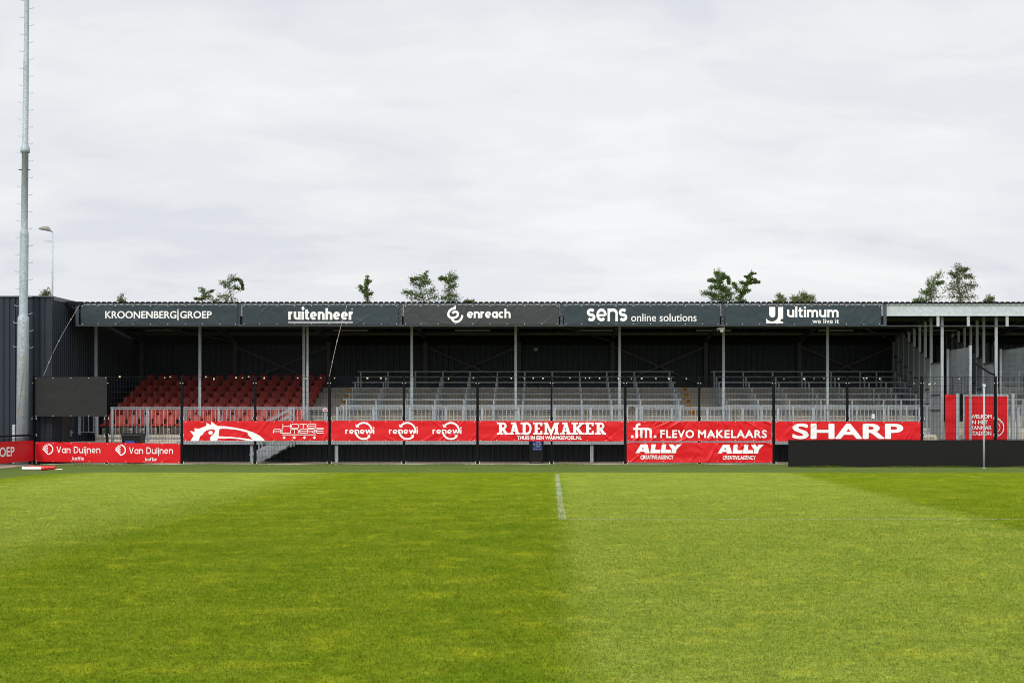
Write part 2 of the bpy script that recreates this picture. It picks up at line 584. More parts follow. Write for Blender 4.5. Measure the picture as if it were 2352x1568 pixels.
class Frame:
    """a flat hanging surface: u to the right, v up, off towards the viewer; wr(u, v) is the cloth's relief"""

    def __init__(s, Y, wr=None):
        s.Y, s.wr = Y, wr or (lambda u, v: 0.0)

    def uv(s, c, x, y):
        x, y = q(c, x, y)
        return X(x, s.Y), Z(y, s.Y)

    def to3(s, u, v, off):
        return (u, s.Y - off - s.wr(u, v), v)


class SideFrame:
    """faces +X, u runs along +Y"""

    def __init__(s, x, wr=None):
        s.x, s.wr = x, wr or (lambda u, v: 0.0)

    def to3(s, u, v, off):
        return (s.x + off + s.wr(u, v), u, v)


def cloth_relief(u0, u1, v0, v1, seed, amp=1.0, creases=12, sag=0.0):
    rnd = random.Random(seed)
    cs = []
    for _ in range(creases):
        u = rnd.uniform(u0, u1)
        low = rnd.random() < .5
        v = (v0 if low else v1) + rnd.uniform(-.03, .03)
        ang = rnd.choice((rnd.uniform(.35, 1.1), math.pi - rnd.uniform(.35, 1.1))) * (1 if low else -1)
        cs.append((u, v, math.cos(ang), math.sin(ang), rnd.uniform(.35, .95), rnd.uniform(.022, .05), rnd.uniform(.006, .018) * rnd.choice((1, 1, -1))))
    sx = rnd.uniform(0, 50)

    def wr(u, v):
        h = 0.011 * noise.noise((u * 1.3 + sx, v * 2.6, seed)) + 0.005 * noise.noise((u * 5 + sx, v * 6, seed + 3))
        for cu, cv, dx, dy, L, w, a in cs:
            du, dv = u - cu, v - cv
            t = du * dx + dv * dy
            if 0 <= t <= L:
                d = -du * dy + dv * dx
                if abs(d) < 4 * w:
                    h += a * math.exp(-(d / (w * (0.6 + t / L))) ** 2) * (1 - t / L)
        return h * amp
    return wr


def sheet(fr, quad, step, m, name, parent=None, origin=None, thick=0.0):
    """cloth over a quad of (u, v) corners: lower left, lower right, upper right, upper left"""
    (a, b, c, d) = quad
    nu = max(2, int(abs(b[0] - a[0]) / step))
    nv = max(2, int(abs(d[1] - a[1]) / step))
    vs, fs = [], []
    for j in range(nv + 1):
        t = j / nv
        for i in range(nu + 1):
            s_ = i / nu
            u = (a[0] * (1 - s_) + b[0] * s_) * (1 - t) + (d[0] * (1 - s_) + c[0] * s_) * t
            v = (a[1] * (1 - s_) + b[1] * s_) * (1 - t) + (d[1] * (1 - s_) + c[1] * s_) * t
            vs.append(fr.to3(u, v, 0))
    for j in range(nv):
        for i in range(nu):
            k = j * (nu + 1) + i
            fs.append((k, k + 1, k + nu + 2, k + nu + 1))
    mb = MB()
    mb.add(vs, fs)
    o = mb.build(name, m, parent, origin, True)
    return o


def dress(me, fr, off, parent, name, m, origin=None):
    """refine a flat (u, v, 0) mesh so that it follows the cloth, and hang it on the frame"""
    bm = bmesh.new()
    bm.from_mesh(me)
    bmesh.ops.triangulate(bm, faces=bm.faces[:])
    for _ in range(4):
        es = [e for e in bm.edges if e.calc_length() > 0.09]
        if not es:
            break
        bmesh.ops.subdivide_edges(bm, edges=es, cuts=1)
        bmesh.ops.triangulate(bm, faces=[f for f in bm.faces if len(f.verts) > 3])
    o0 = ORIGIN[parent.name]
    for v in bm.verts:
        v.co = Vector(fr.to3(v.co.x, v.co.y, off + v.co.z)) - o0
    bm.to_mesh(me)
    bm.free()
    return link_mesh(name, me, m, parent)


def plain_font_mesh(body, shear=0.0, spacing=1.0):
    c = bpy.data.curves.new('glyphs', 'FONT')
    c.body = body
    c.shear = shear
    c.space_character = spacing
    c.resolution_u = 4
    o = bpy.data.objects.new('glyphs', c)
    COL.objects.link(o)
    dg = bpy.context.evaluated_depsgraph_get()
    me = bpy.data.meshes.new_from_object(o.evaluated_get(dg))
    bpy.data.objects.remove(o)
    bpy.data.curves.remove(c)
    return me


def embolden(me, d, n=16):
    """thicken flat letters: copies shifted round a circle, each a hair in front of the one before"""
    if d <= 0:
        return me
    bm = bmesh.new()
    for i in range(n + 1):
        a = 2 * math.pi * i / n
        k0 = len(bm.verts)
        bm.from_mesh(me)
        bm.verts.ensure_lookup_table()
        for v in bm.verts[k0:]:
            if i:
                v.co.x += d * math.cos(a)
                v.co.y += d * math.sin(a)
            v.co.z = 0.00012 * i
    bm.to_mesh(me)
    bm.free()
    return me


def font_mesh(body, bold, shear=0.0, spacing=1.0):
    return embolden(plain_font_mesh(body, shear, spacing), bold)


def fit(me, u0, v0, u1, v1):
    n = len(me.vertices)
    co = np.empty(n * 3)
    me.vertices.foreach_get('co', co)
    co = co.reshape(-1, 3)
    lo, hi = co.min(0), co.max(0)
    co[:, 0] = u0 + (co[:, 0] - lo[0]) / (hi[0] - lo[0]) * (u1 - u0)
    co[:, 1] = v0 + (co[:, 1] - lo[1]) / (hi[1] - lo[1]) * (v1 - v0)
    me.vertices.foreach_set('co', co.ravel())
    return me


def lettering(fr, parent, body, crop, box, bold=0.0, shear=0.0, spacing=1.0, m=None, off=0.010, name='lettering', heavy=None):
    u0, v1 = fr.uv(crop, box[0], box[1])
    u1, v0 = fr.uv(crop, box[2], box[3])
    me = fit(heavy_word(body, *heavy) if heavy else font_mesh(body, bold, shear, spacing), u0, v0, u1, v1)
    return dress(me, fr, off, parent, name, m or M['white'])


def poly_mesh(polys):
    """filled 2D outlines; an outline inside another is a hole"""
    c = bpy.data.curves.new('outline', 'CURVE')
    c.dimensions = '2D'
    c.fill_mode = 'BOTH'
    for p in polys:
        sp = c.splines.new('POLY')
        sp.points.add(len(p) - 1)
        for i, (u, v) in enumerate(p):
            sp.points[i].co = (u, v, 0, 1)
        sp.use_cyclic_u = True
    o = bpy.data.objects.new('outline', c)
    COL.objects.link(o)
    dg = bpy.context.evaluated_depsgraph_get()
    me = bpy.data.meshes.new_from_object(o.evaluated_get(dg))
    bpy.data.objects.remove(o)
    bpy.data.curves.remove(c)
    return me


def stroke_poly(pts, w, closed=False):
    """quads along a polyline with mitred joints"""
    n = len(pts)
    L, Rr = [], []
    for i in range(n):
        p = Vector(pts[i])
        a = Vector(pts[i - 1]) if (i > 0 or closed) else None
        b = Vector(pts[(i + 1) % n]) if (i < n - 1 or closed) else None
        d1 = (p - a).normalized() if a is not None else None
        d2 = (b - p).normalized() if b is not None else None
        d1 = d1 if d1 is not None else d2
        d2 = d2 if d2 is not None else d1
        n1 = Vector((-d1.y, d1.x))
        n2 = Vector((-d2.y, d2.x))
        mt = (n1 + n2)
        mt = mt.normalized() if mt.length > 1e-6 else n1
        k = w / 2 / max(0.4, mt.dot(n1))
        L.append(p + mt * k)
        Rr.append(p - mt * k)
    vs = [(a.x, a.y) for a in L] + [(a.x, a.y) for a in Rr]
    fs = []
    for i in range(n if closed else n - 1):
        j = (i + 1) % n
        fs.append((n + i, n + j, j, i))
    return vs, fs


def emblem(fr, parent, crop, strokes=(), polys=(), off=0.010, m=None, name='logo', shift=(0, 0)):
    """strokes: (points, width) and polys: (outlines) in crop pixels; each lies 0.5 mm over the one before it"""
    k = CR[crop][2] / F * fr.Y
    bm = bmesh.new()
    lvl = 0.0

    def P(p):
        x, y = q(crop, *p)
        return X(x + shift[0], fr.Y), Z(y + shift[1], fr.Y)
    for outl in polys:
        me = poly_mesh([[P(p) for p in o] for o in outl])
        for v in me.vertices:
            v.co.z = lvl
        bm.from_mesh(me)
        bpy.data.meshes.remove(me)
        lvl += 0.0006
    for pts, w, *cl in strokes:
        vs, fs = stroke_poly([P(p) for p in pts], w * k, bool(cl))
        bv = [bm.verts.new((a[0], a[1], lvl)) for a in vs]
        for f in fs:
            bm.faces.new([bv[i] for i in f])
        lvl += 0.0006
    bmesh.ops.recalc_face_normals(bm, faces=bm.faces[:])
    me = bpy.data.meshes.new(name)
    bm.to_mesh(me)
    bm.free()
    return dress(me, fr, off, parent, name, m or M['white'])


def arc(cx, cy, r, a0, a1, n=20):
    return [(cx + r * math.cos(R(a0 + (a1 - a0) * i / n)), cy - r * math.sin(R(a0 + (a1 - a0) * i / n))) for i in range(n + 1)]


def corrugated(mb, along, p0, p1, face, z0, z1, pitch, depth, crest=0.55, slope=0.12, sign=-1):
    """trapezoid sheet with vertical ribs: along 'x' (face = y of the crests) or 'y' (face = x of the crests); sign = outward side"""
    n = int((p1 - p0) / pitch)
    prof = []
    for i in range(n + 1):
        a = p0 + i * pitch
        for k, dd in ((0, 0), (crest, 0), (crest + slope, 1), (1 - slope, 1)):
            pp = a + k * pitch
            if pp <= p1:
                prof.append((pp, dd))
    prof.append((p1, prof[-1][1]))
    vs = []
    for pp, dd in prof:
        d = face - sign * depth * dd
        for z in (z0, z1):
            vs.append((pp, d, z) if along == 'x' else (d, pp, z))
    fs = [(2 * i, 2 * i + 2, 2 * i + 3, 2 * i + 1) for i in range(len(prof) - 1)]
    mb.add(vs, fs)


# ------------------------------------------------------------------ ground
YF = 48.4            # the ball fence
YL = 46.1            # black display board
YD = 50.3            # front edge of the stand's deck


def flat(name, x0, x1, y0, y1, z, m, n=(1, 1), jitter=0.0):
    vs, fs = [], []
    for j in range(n[1] + 1):
        for i in range(n[0] + 1):
            vs.append((x0 + (x1 - x0) * i / n[0], y0 + (y1 - y0) * j / n[1], z + (random.uniform(-jitter, jitter) if jitter else 0)))
    for j in range(n[1]):
        for i in range(n[0]):
            k = j * (n[0] + 1) + i
            fs.append((k, k + 1, k + n[0] + 2, k + n[0] + 1))
    mb = MB()
    mb.add(vs, fs)
    return tag(mb.build(name, m), kind='structure')


flat('ground', -1500, 1500, -600, 2500, -0.03, groundmat('soil_and_grass', ((0.10, 0.13, 0.05), (0.14, 0.13, 0.08)), 3))
flat('turf_surround', -17.3, 40, -8, 48.36, -0.006, groundmat('synthetic_turf', ((0.066, 0.098, 0.022), (0.090, 0.112, 0.032)), 20, (1, 1, 1), 0.5))
pm = MB()
pm.add([(-14.6, -6, 0), (60, -6, 0), (60, 41.9, 0), (-13.4, 41.9, 0), (-14.2, 41.0, 0), (-14.6, 39.5, 0)], [(0, 1, 2, 3, 4, 5)])
tag(pm.build('pitch', grassmat('mown_turf', False)), kind='structure')
flat('paving', -40, 40, 48.36, 51.6, -0.004, groundmat('gravel_paving', ((0.36, 0.30, 0.245), (0.27, 0.225, 0.18)), 14, (1, 1.6, 1), 0.35))
flat('side_paving', -40, -17.3, -8, 48.36, -0.004, groundmat('side_gravel', ((0.34, 0.28, 0.23), (0.26, 0.21, 0.17)), 14, (1, 1.6, 1), 0.35))
kb = MB()
x = -17.3
while x < 30:
    kb.box(x + .004, x + .996, 48.30, 48.36, -0.02, 0.022 + random.uniform(-.006, .004))
    x += 1.0
tag(kb.build('kerb', groundmat('kerb_stone', ((0.42, 0.39, 0.34), (0.33, 0.31, 0.27)), 12)), kind='structure')

PAINT = paintmat()
flat('painted_line', 0.155, 0.275, 23.46, 40.6, 0.005, PAINT)
flat('painted_cross_line', 0.155, 14.5, 23.36, 23.455, 0.005, PAINT)


def grass_blades():
    rng = np.random.default_rng(5)
    pts = []
    y = 8.6
    while y < 36.0:
        dy = 0.5
        hw0 = (1262 + 40) / F * (y + dy)
        hw1 = (2352 - 1262 + 40) / F * (y + dy)
        dens = 2600 * min(1.0, (11.5 / max(y, .1)) ** 2.0) * (1.0 if y < 20 else max(0.0, (36 - y) / 16))
        n = int((hw0 + hw1) * dy * dens)
        a = np.empty((n, 2))
        a[:, 0] = rng.uniform(-hw0, hw1, n)
        a[:, 1] = rng.uniform(y, y + dy, n)
        pts.append(a)
        y += dy
    p = np.concatenate(pts)
    n = len(p)
    k = len(p)
    ex = [np.column_stack([rng.uniform(-17.2, 9.0, 9000), 48.27 - np.abs(rng.normal(0, .03, 9000))]),
          np.column_stack([rng.uniform(7.7, 22.0, 9000), YL - .05 - np.abs(rng.normal(0, .03, 9000))])]
    p = np.concatenate([p] + ex)
    n = len(p)
    yaw = rng.uniform(0, 2 * np.pi, n)
    h = rng.uniform(0.010, 0.026, n)
    h[k:] = rng.uniform(0.02, 0.07, n - k) * (0.5 + 0.5 * np.sin(p[k:, 0] * 2.3) * np.sin(p[k:, 0] * 0.7 + 1))
    w = rng.uniform(0.0022, 0.0042, n) * np.clip(p[:, 1] / 11, 1, 2.4)
    lean = rng.uniform(0.2, 1.1, n) * h
    la = rng.uniform(0, 2 * np.pi, n)
    v = np.zeros((n, 3, 3))
    v[:, 0, 0] = p[:, 0] - np.cos(yaw) * w
    v[:, 0, 1] = p[:, 1] - np.sin(yaw) * w
    v[:, 1, 0] = p[:, 0] + np.cos(yaw) * w
    v[:, 1, 1] = p[:, 1] + np.sin(yaw) * w
    v[:, 2, 0] = p[:, 0] + np.cos(la) * lean
    v[:, 2, 1] = p[:, 1] + np.sin(la) * lean
    v[:, 2, 2] = h
    v[:, :2, 2] = 0.001
    me = bpy.data.meshes.new('grass')
    me.vertices.add(n * 3)
    me.vertices.foreach_set('co', v.ravel())
    me.loops.add(n * 3)
    me.loops.foreach_set('vertex_index', np.arange(n * 3, dtype=np.int32))
    me.polygons.add(n)
    me.polygons.foreach_set('loop_start', np.arange(0, n * 3, 3, dtype=np.int32))
    me.polygons.foreach_set('loop_total', np.full(n, 3, dtype=np.int32))
    me.update(calc_edges=True)
    o = link_mesh('grass', me, grassmat('grass_blade', True))
    tag(o, 'short mown grass blades covering the pitch', 'grass', kind='stuff')


grass_blades()

# ------------------------------------------------------------------ grandstand
SX0, SX1 = -17.0, 25.0
YW = 58.0                       # back wall
T0, TD, TZ, TR = 51.3, 0.79, 0.96, 0.23   # first riser, tread depth, first tread height, riser
YR0, ZR0, YR1, ZR1 = 50.0, 5.615, 58.10, 4.785    # roof: front and back edge


def roof_z(y):
    return ZR0 + (ZR1 - ZR0) * (y - YR0) / (YR1 - YR0)


gs = thing('grandstand', 'long covered grandstand with dark corrugated walls and concrete steps', 'grandstand', (0, 54, 0))

# concrete steps (two runs, with the entrance passage between them)
for (xa, xb, rows) in ((-16.38, 13.9, 8), (13.9, 15.9, 3), (15.9, SX1, 8)):
    mb = MB()
    poly = [(T0 + 0.002, 0.0), (T0 + 0.002, TZ)]
    for i in range(1, rows):
        poly += [(T0 + TD * i, TZ + TR * (i - 1)), (T0 + TD * i, TZ + TR * i)]
    if rows == 8:
        poly += [(57.42, TZ + TR * 7), (57.42, 2.78), (YW - .05, 2.78)]
    else:
        poly += [(YW - .05, TZ + TR * (rows - 1))]
    poly += [(YW - .05, 0.0)]
    mb.prism_x(poly[::-1], xa, xb)
    mb.build('terrace', M['concrete'], gs)
# shadow joints where the precast planks overlap
mb = MB()
for i in range(8):
    z = TZ + TR * i
    mb.box(-16.38, 13.88, T0 + TD * i - 0.040, T0 + TD * i + 0.004, z - 0.085, z + 0.003)
mb.build('step_edge', M['concrete'], gs)
# deck
mb = MB()
mb.box(-16.97, SX1, YD + .06, T0, 0.66, 0.73)
mb.build('deck', M['concrete'], gs)
mb = MB()
mb.box(-13.2, SX1, YD, YD + .055, 0.635, 0.755)
mb.build('deck_edge_beam', M['galv'], gs)
# dark cladding below the deck
mb = MB()
corrugated(mb, 'x', -16.9, SX1, 51.0, 0.03, 0.64, 0.20, 0.03, 0.62, 0.08)
mb.build('lower_cladding', M['clad'], gs)
for xx in (X(577, YD), X(772, YD), 1.5, 6.6, 11.4):
    MB().box(xx - .055, xx + .055, YD + .06, YD + .17, 0, 0.65).build('deck_post', M['galv'], gs)
# back wall
mb = MB()
corrugated(mb, 'x', SX0, SX1, YW, 0.0, 4.52, 0.25, 0.035, 0.5, 0.06)
mb.build('back_wall', M['clad'], gs)
# wall cap beam below the roof sheets; light gets in through the sheet's ribs above it on the seated side
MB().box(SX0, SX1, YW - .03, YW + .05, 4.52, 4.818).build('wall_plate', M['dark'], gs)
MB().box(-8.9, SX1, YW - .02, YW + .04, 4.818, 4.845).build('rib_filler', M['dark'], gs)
# roof of ribbed sheet, ribs running front to back
mb = MB()
n = int((SX1 - SX0 - .05) / 0.195)
prof = []
for i in range(n):
    a = SX0 + 0.05 + i * 0.195
    prof += [(a, 0.0), (a + 0.03, 0.0), (a + 0.055, 0.042), (a + 0.165, 0.042)]
vs = []
for (xx, dz) in prof:
    vs += [(xx, YR0, ZR0 + dz), (xx, YR1, ZR1 + dz)]
mb.add(vs, [(2 * i, 2 * i + 2, 2 * i + 3, 2 * i + 1) for i in range(len(prof) - 1)])
k = len(mb.v)
mb.add([(a, b, c - 0.004) for a, b, c in vs], [(2 * i + 1, 2 * i + 3, 2 * i + 2, 2 * i) for i in range(len(prof) - 1)])
mb.add([], [])
for i in range(len(prof) - 1):          # sheet edge at the front
    mb.f.append((2 * i, k + 2 * i, k + 2 * i + 2, 2 * i + 2))
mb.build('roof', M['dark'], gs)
# eaves trim, fascia beam, hangers and the lower rail
MB().box(SX0 + .05, SX1, 49.99, 50.02, 5.585, 5.600).build('eaves_trim', M['trim'], gs)
mb = MB()
mb.box(SX0 + .6, SX1, 50.08, 50.11, 5.16, 5.592)
mb.box(SX0 + .6, SX1, 50.06, 50.08, 5.16, 5.175)
mb.build('fascia_beam', M['galv_beam'], gs)
xx = -16.47
HANG = [X(p, 50.2) for p in (181, 550.5, 921, 1290, 1659, 2030, 2399)]
for h in HANG:
    MB().box(h - .055, h + .055, 50.02, 50.059, 4.80, 5.585).build('fascia_post', M['trim'], gs)
MB().box(HANG[0], HANG[5] + .06, 50.01, 50.075, 4.795, 4.85).build('fascia_rail', M['trim'], gs)
MB().bar((HANG[5] + .06, 50.16, 4.815), (SX1, 50.16, 4.815), 0.035, n=8).build('fascia_rail', M['trim'], gs)
# black backing gap behind the hanging banners
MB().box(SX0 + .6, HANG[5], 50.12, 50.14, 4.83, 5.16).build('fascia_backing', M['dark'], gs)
for p in (1253, 1472, 1752):
    a = X(q('c4', p, 0)[0], 50.22)
    MB().box(a - .05, a + .05, 50.09, 50.12, Z(q('c4', 0, 480)[1], 50.2), 5.16).build('hanger_strap', M['galv'], gs)

# columns, rafters, purlins, bracing
COLX = [-16.60 + 3.8 * i + (.165 if i > 2 else .02) for i in range(11)]


def hsec(mb, xx, y, z0, z1, w=.088, d=.10, t=.012):
    mb.box(xx - w / 2, xx + w / 2, y - d / 2, y - d / 2 + t, z0, z1)
    mb.box(xx - w / 2, xx + w / 2, y + d / 2 - t, y + d / 2, z0, z1)
    mb.box(xx - t / 2, xx + t / 2, y - d / 2 + t, y + d / 2 - t, z0, z1)


for i, xx in enumerate(COLX):
    if i != 8:
        mb = MB()
        hsec(mb, xx, 52.02, TZ, roof_z(52.02) - .17)
        mb.build('column', M['galv'], gs)
    mb = MB()
    mb.box(xx - .08, xx + .08, 57.78, 57.93, 2.78, roof_z(57.85) - .17)
    mb.build('rear_column', M['old_steel'], gs)
    mb = MB()
    for (dz, w, hh) in ((-.02, .10, .015), (-.095, .012, .14), (-.17, .10, .015)):
        mb.bar((xx, 50.36, roof_z(50.36) + dz - hh / 2), (xx, 57.95, roof_z(57.95) + dz - hh / 2), w, hh)
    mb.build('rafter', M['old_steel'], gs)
mb = MB()
hsec(mb, X(706.5, 51.5), 51.5, 0.73, roof_z(51.5) - .05, .070, .08)
mb.build('column', M['galv'], gs)
for yy in (51.3, 53.0, 54.7, 56.4):
    for a, b in zip(COLX[:-1], COLX[1:]):
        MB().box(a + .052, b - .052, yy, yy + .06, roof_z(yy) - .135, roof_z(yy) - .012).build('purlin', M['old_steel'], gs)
for k in (1, 3, 5, 7):
    a, b = COLX[k] + .08, COLX[k + 1] - .08
    for s_ in (0, 1):
        z0, z1 = (2.85, 4.42) if s_ == 0 else (4.42, 2.85)
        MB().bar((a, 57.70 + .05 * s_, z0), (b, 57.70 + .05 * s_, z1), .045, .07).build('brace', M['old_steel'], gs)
for k in (0, 4, 7):
    a, b = COLX[k], COLX[k + 1]
    MB().bar((a, 50.9, roof_z(50.9) - .2), (b, 57.5, roof_z(57.5) - .22), .05, .05).build('roof_brace', M['old_steel'], gs)
mb = MB()
xs = X(q('c3', 532, 0)[0], 57.9)
zs = Z(q('c3', 0, 645)[1], 57.9)
mb.box(xs - .08, xs + .08, 57.93, 57.96, zs - .06, zs + .06)
tag(mb.build('wall_sign', M['galv_sheet']), 'small grey plate fixed high on the dark rear wall of the stand', 'sign')

# ------------------------------------------------------------------ neighbouring dark building on the far side of the mast
XB = -17.0
bl = thing('clad_building', 'dark anthracite metal clad building joining the stand behind the tall mast', 'building', (-22, 52, 0))
mb = MB()
corrugated(mb, 'x', -32.0, XB - .05, 48.63, 0, 5.70, 0.20, 0.03, 0.66, 0.07)
mb.build('front_wall', M['clad'], bl)
mb = MB()
corrugated(mb, 'y', 48.63, YW, XB, 0, 5.60, 0.20, 0.03, 0.5, 0.1, 1)
mb.build('side_wall', M['clad'], bl)
mb = MB()
mb.box(XB - .06, XB + .006, 48.615, 48.66, 0, 5.70)
mb.box(XB - .06, XB + .05, 57.93, 58.10, 0, 5.60)
mb.build('corner_flashing', M['clad'], bl)
mb = MB()
mb.box(-32, XB + .02, 48.58, 48.72, 5.70, 5.745)
mb.box(XB - .12, XB + .02, 48.72, YW, 5.60, 5.745)
mb.build('parapet_cap', M['trim'], bl)
mb = MB()
mb.box(-32, XB - .12, 48.72, 60, 5.5, 5.56)
mb.build('roof', M['dark'], bl)
dr = MB().box(XB + .002, XB + .03, 49.55, 50.55, .04, 2.12).build('door', M['door'], bl)
mb = MB()
mb.bar((XB + .03, 50.44, 1.06), (XB + .09, 50.44, 1.06), .03, n=8)
mb.bar((XB + .09, 50.45, 1.06), (XB + .09, 50.31, 1.06), .028, n=8)
mb.box(XB + .03, XB + .037, 50.41, 50.47, .92, 1.14)
mb.build('handle', M['bolt'], dr)
mb = MB()
mb.box(XB + .002, XB + .06, 50.55, 50.62, 0, 2.2)
mb.box(XB + .002, XB + .06, 49.48, 49.55, 0, 2.2)
mb.box(XB + .002, XB + .06, 49.55, 50.55, 2.12, 2.2)
mb.build('door_frame', M['trim'], bl)
mb = MB()
mb.box(SX0 - .02, SX0 + .55, 49.98, 50.30, 5.535, 5.66)
mb.build('gutter_end', M['dark'], bl)

# ------------------------------------------------------------------ seats
def make_seat():
    root = thing('stadium_seat', 'seat', 'seat', (0, 0, 0), 'red plastic seats')
    n, k = 8, 9
    # backrest: rounded, slightly dished shell, leaning back
    outer, inner = [], []
    for j in range(k):
        t = j / (k - 1)
        z = 0.36 + 0.37 * t
        hw = 0.194 - 0.045 * t
        if t > .85:
            hw -= 0.055 * ((t - .85) / .15) ** 2
        for i in range(n + 1):
            s_ = -1 + 2 * i / n
            xx = hw * s_
            dish = 0.035 * (1 - s_ * s_)
            y = 0.40 + 0.10 * t + dish - .03
            zz = z - (0.02 * abs(s_) ** 3 * (t > .8))
            outer.append((xx, y, zz))
            inner.append((xx, y + .022, zz))
    mb = MB()
    m_ = len(outer)
    fs = []
    for j in range(k - 1):
        for i in range(n):
            a = j * (n + 1) + i
            fs.append((a, a + 1, a + n + 2, a + n + 1))
            fs.append((m_ + a + n + 1, m_ + a + n + 2, m_ + a + 1, m_ + a))
    rim = [i for i in range(n + 1)] + [j * (n + 1) + n for j in range(1, k)] + [(k - 1) * (n + 1) + i for i in range(n - 1, -1, -1)] + [j * (n + 1) for j in range(k - 2, 0, -1)]
    for a, b in zip(rim, rim[1:] + rim[:1]):
        fs.append((b, a, m_ + a, m_ + b))
    mb.add(outer + inner, fs)
    mb.build('backrest', M['seat'], root, smooth=True)
    # pan with a rolled front lip
    prof = [(0.06, 0.315), (0.05, 0.345), (0.07, 0.375), (0.12, 0.382), (0.22, 0.365), (0.32, 0.36), (0.40, 0.375), (0.41, 0.35), (0.32, 0.335), (0.22, 0.34), (0.12, 0.355), (0.08, 0.33)]
    mb = MB()
    mb.prism_x(prof, -.19, .19)
    for sx in (-.19, .175):
        mb.prism_x([(0.07, .30), (0.42, .31), (0.42, .42), (0.30, .385), (0.10, .385)], sx, sx + .015)
    mb.build('seat_pan', M['seat'], root)
    mb = MB()
    mb.box(-.03, .03, .34, .40, 0.002, .335)
    mb.box(-.12, .12, .28, .42, .30, .334)
    mb.build('bracket', M['old_steel'], root)
    return root


def dup(root, loc, label):
    r = root.copy()
    COL.objects.link(r)
    r.location = loc
    r['label'] = label
    for ch in root.children:
        c = ch.copy()
        COL.objects.link(c)
        c.parent = r
    return r


proto = make_seat()
first = True
rs = random.Random(3)
for j in range(8):
    for i in range(16):
        loc = (-16.08 + .459 * i, T0 + TD * j + .10, TZ + TR * j)
        row = 'in the front row' if j == 0 else ('in the rearmost row' if j == 7 else f'in the {ORD[j]} row up')
        pos = 'beside the dark side wall' if i == 0 else ('beside the concrete aisle' if i == 15 else f'{ORD[i]} seat from the dark side wall')
        lab = f'red plastic stadium seat {row}, {pos}'
        if first:
            proto.location = loc
            proto['label'] = lab
            first = False
        else:
            r = dup(proto, loc, lab)
        (proto if (j == 0 and i == 0) else r).rotation_euler = (0, 0, rs.uniform(-.03, .03))

# ------------------------------------------------------------------ standing rails
def leaning_rail(xa, xb, posts, i, where):
    y = T0 + TD * i + .50
    z = TZ + TR * i
    row = 'foremost' if i == 0 else ('rearmost' if i == 6 else f'{ORD[i]} one up')
    lab = f'galvanised leaning rail on the {where} terrace, {row} of seven'
    root = thing('leaning_rail', lab, 'rail', ((xa + xb) / 2, y, z), 'leaning rails on the standing terraces')
    MB().bar((xa, y, z + 1.05), (xb, y, z + 1.05), .05, n=8).build('top_rail', M['galv'], root)
    for p in posts:
        mb = MB()
        mb.box(p - .027, p + .027, y - .02, y + .02, z - .02, z + 1.03)
        mb.box(p - .09, p + .09, y - .035, y - .02, z + .001, z + .09)
        mb.box(p - .09, p + .09, y + .0, y + .08, z + .001, z + .012)
        mb.build('post', M['galv'], root)


for i in range(7):
    leaning_rail(-7.63, 4.90, [-7.5 + 1.087 * k for k in range(11)] + [4.77], i, 'broad middle')
    leaning_rail(6.40, 13.85, [6.55 + 1.16 * k for k in range(6)] + [13.0, 13.75], i, 'narrower end')
    leaning_rail(16.2, 24.0, [16.35 + 1.16 * k for k in range(7)], i, 'far corner')

# ------------------------------------------------------------------ balustrades along the deck
def balustrade(xa, xb, label, ztop=1.93, zbot=0.76, y=50.40):
    root = thing('balustrade', label, 'balustrade', ((xa + xb) / 2, y, zbot), 'galvanised balustrades on the deck')
    nb = max(1, round((xb - xa) / 1.32))
    d = (xb - xa) / nb
    for k in range(nb + 1):
        p = xa + d * k
        MB().box(p - .045, p + .045, y - .03, y + .03, zbot - .02, ztop - .005).build('post', M['galv'], root)
    MB().box(xa - .06, xb + .06, y - .036, y + .036, ztop - .003, ztop + .030).build('handrail', M['galv'], root)
    for k in range(nb):
        a, b = xa + d * k + .047, xa + d * (k + 1) - .047
        mb = MB()
        mb.box(a, b, y - .012, y + .012, zbot + .06, zbot + .085)
        mb.box(a, b, y - .012, y + .012, ztop - .06, ztop - .035)
        m_ = int((b - a) / .135)
        for g in range(m_):
            p = a + (g + .5) * (b - a) / m_
            mb.box(p - .0085, p + .0085, y - .008, y + .008, zbot + .086, ztop - .061)
        mb.build('bar_panel', M['galv'], root)
    return root


balustrade(X(258, 50.4), X(748, 50.4), 'galvanised bar balustrade in front of the red seats')
balustrade(X(775, 50.4), X(1440, 50.4), 'galvanised bar balustrade in front of the broad middle terrace')
balustrade(X(1462, 50.4), X(2112, 50.4), 'galvanised bar balustrade in front of the narrower end terrace')
balustrade(16.6, 23.5, 'galvanised bar balustrade beyond the red entrance gate')
balustrade(X(182, 50.9), X(222, 50.9), 'short raised galvanised bar panel below the charcoal tarpaulin', 1.72, 0.99, 50.95)
for (cx_, cy_, w_, h_, m_, l_) in ((*q('c2', 680, 1083), .16, .11, 'white', 'small white notice on the balustrade above the steel steps'),
                                  (*q('c4', 790, 1128), .10, .16, 'white', 'white paper sticker on a balustrade post behind the last long red banner')):
    a, b = X(cx_, 50.34), Z(cy_, 50.34)
    o = MB().box(a - w_ / 2, a + w_ / 2, 50.325, 50.335, b - h_ / 2, b + h_ / 2).build('notice', M[m_], None, (a, 50.33, b))
    tag(o, l_, 'sign')
    if w_ > .12:
        MB().box(a - .05, a + .05, 50.320, 50.324, b - .03, b + .02).build('printed_symbol', M['foam_red'], o)

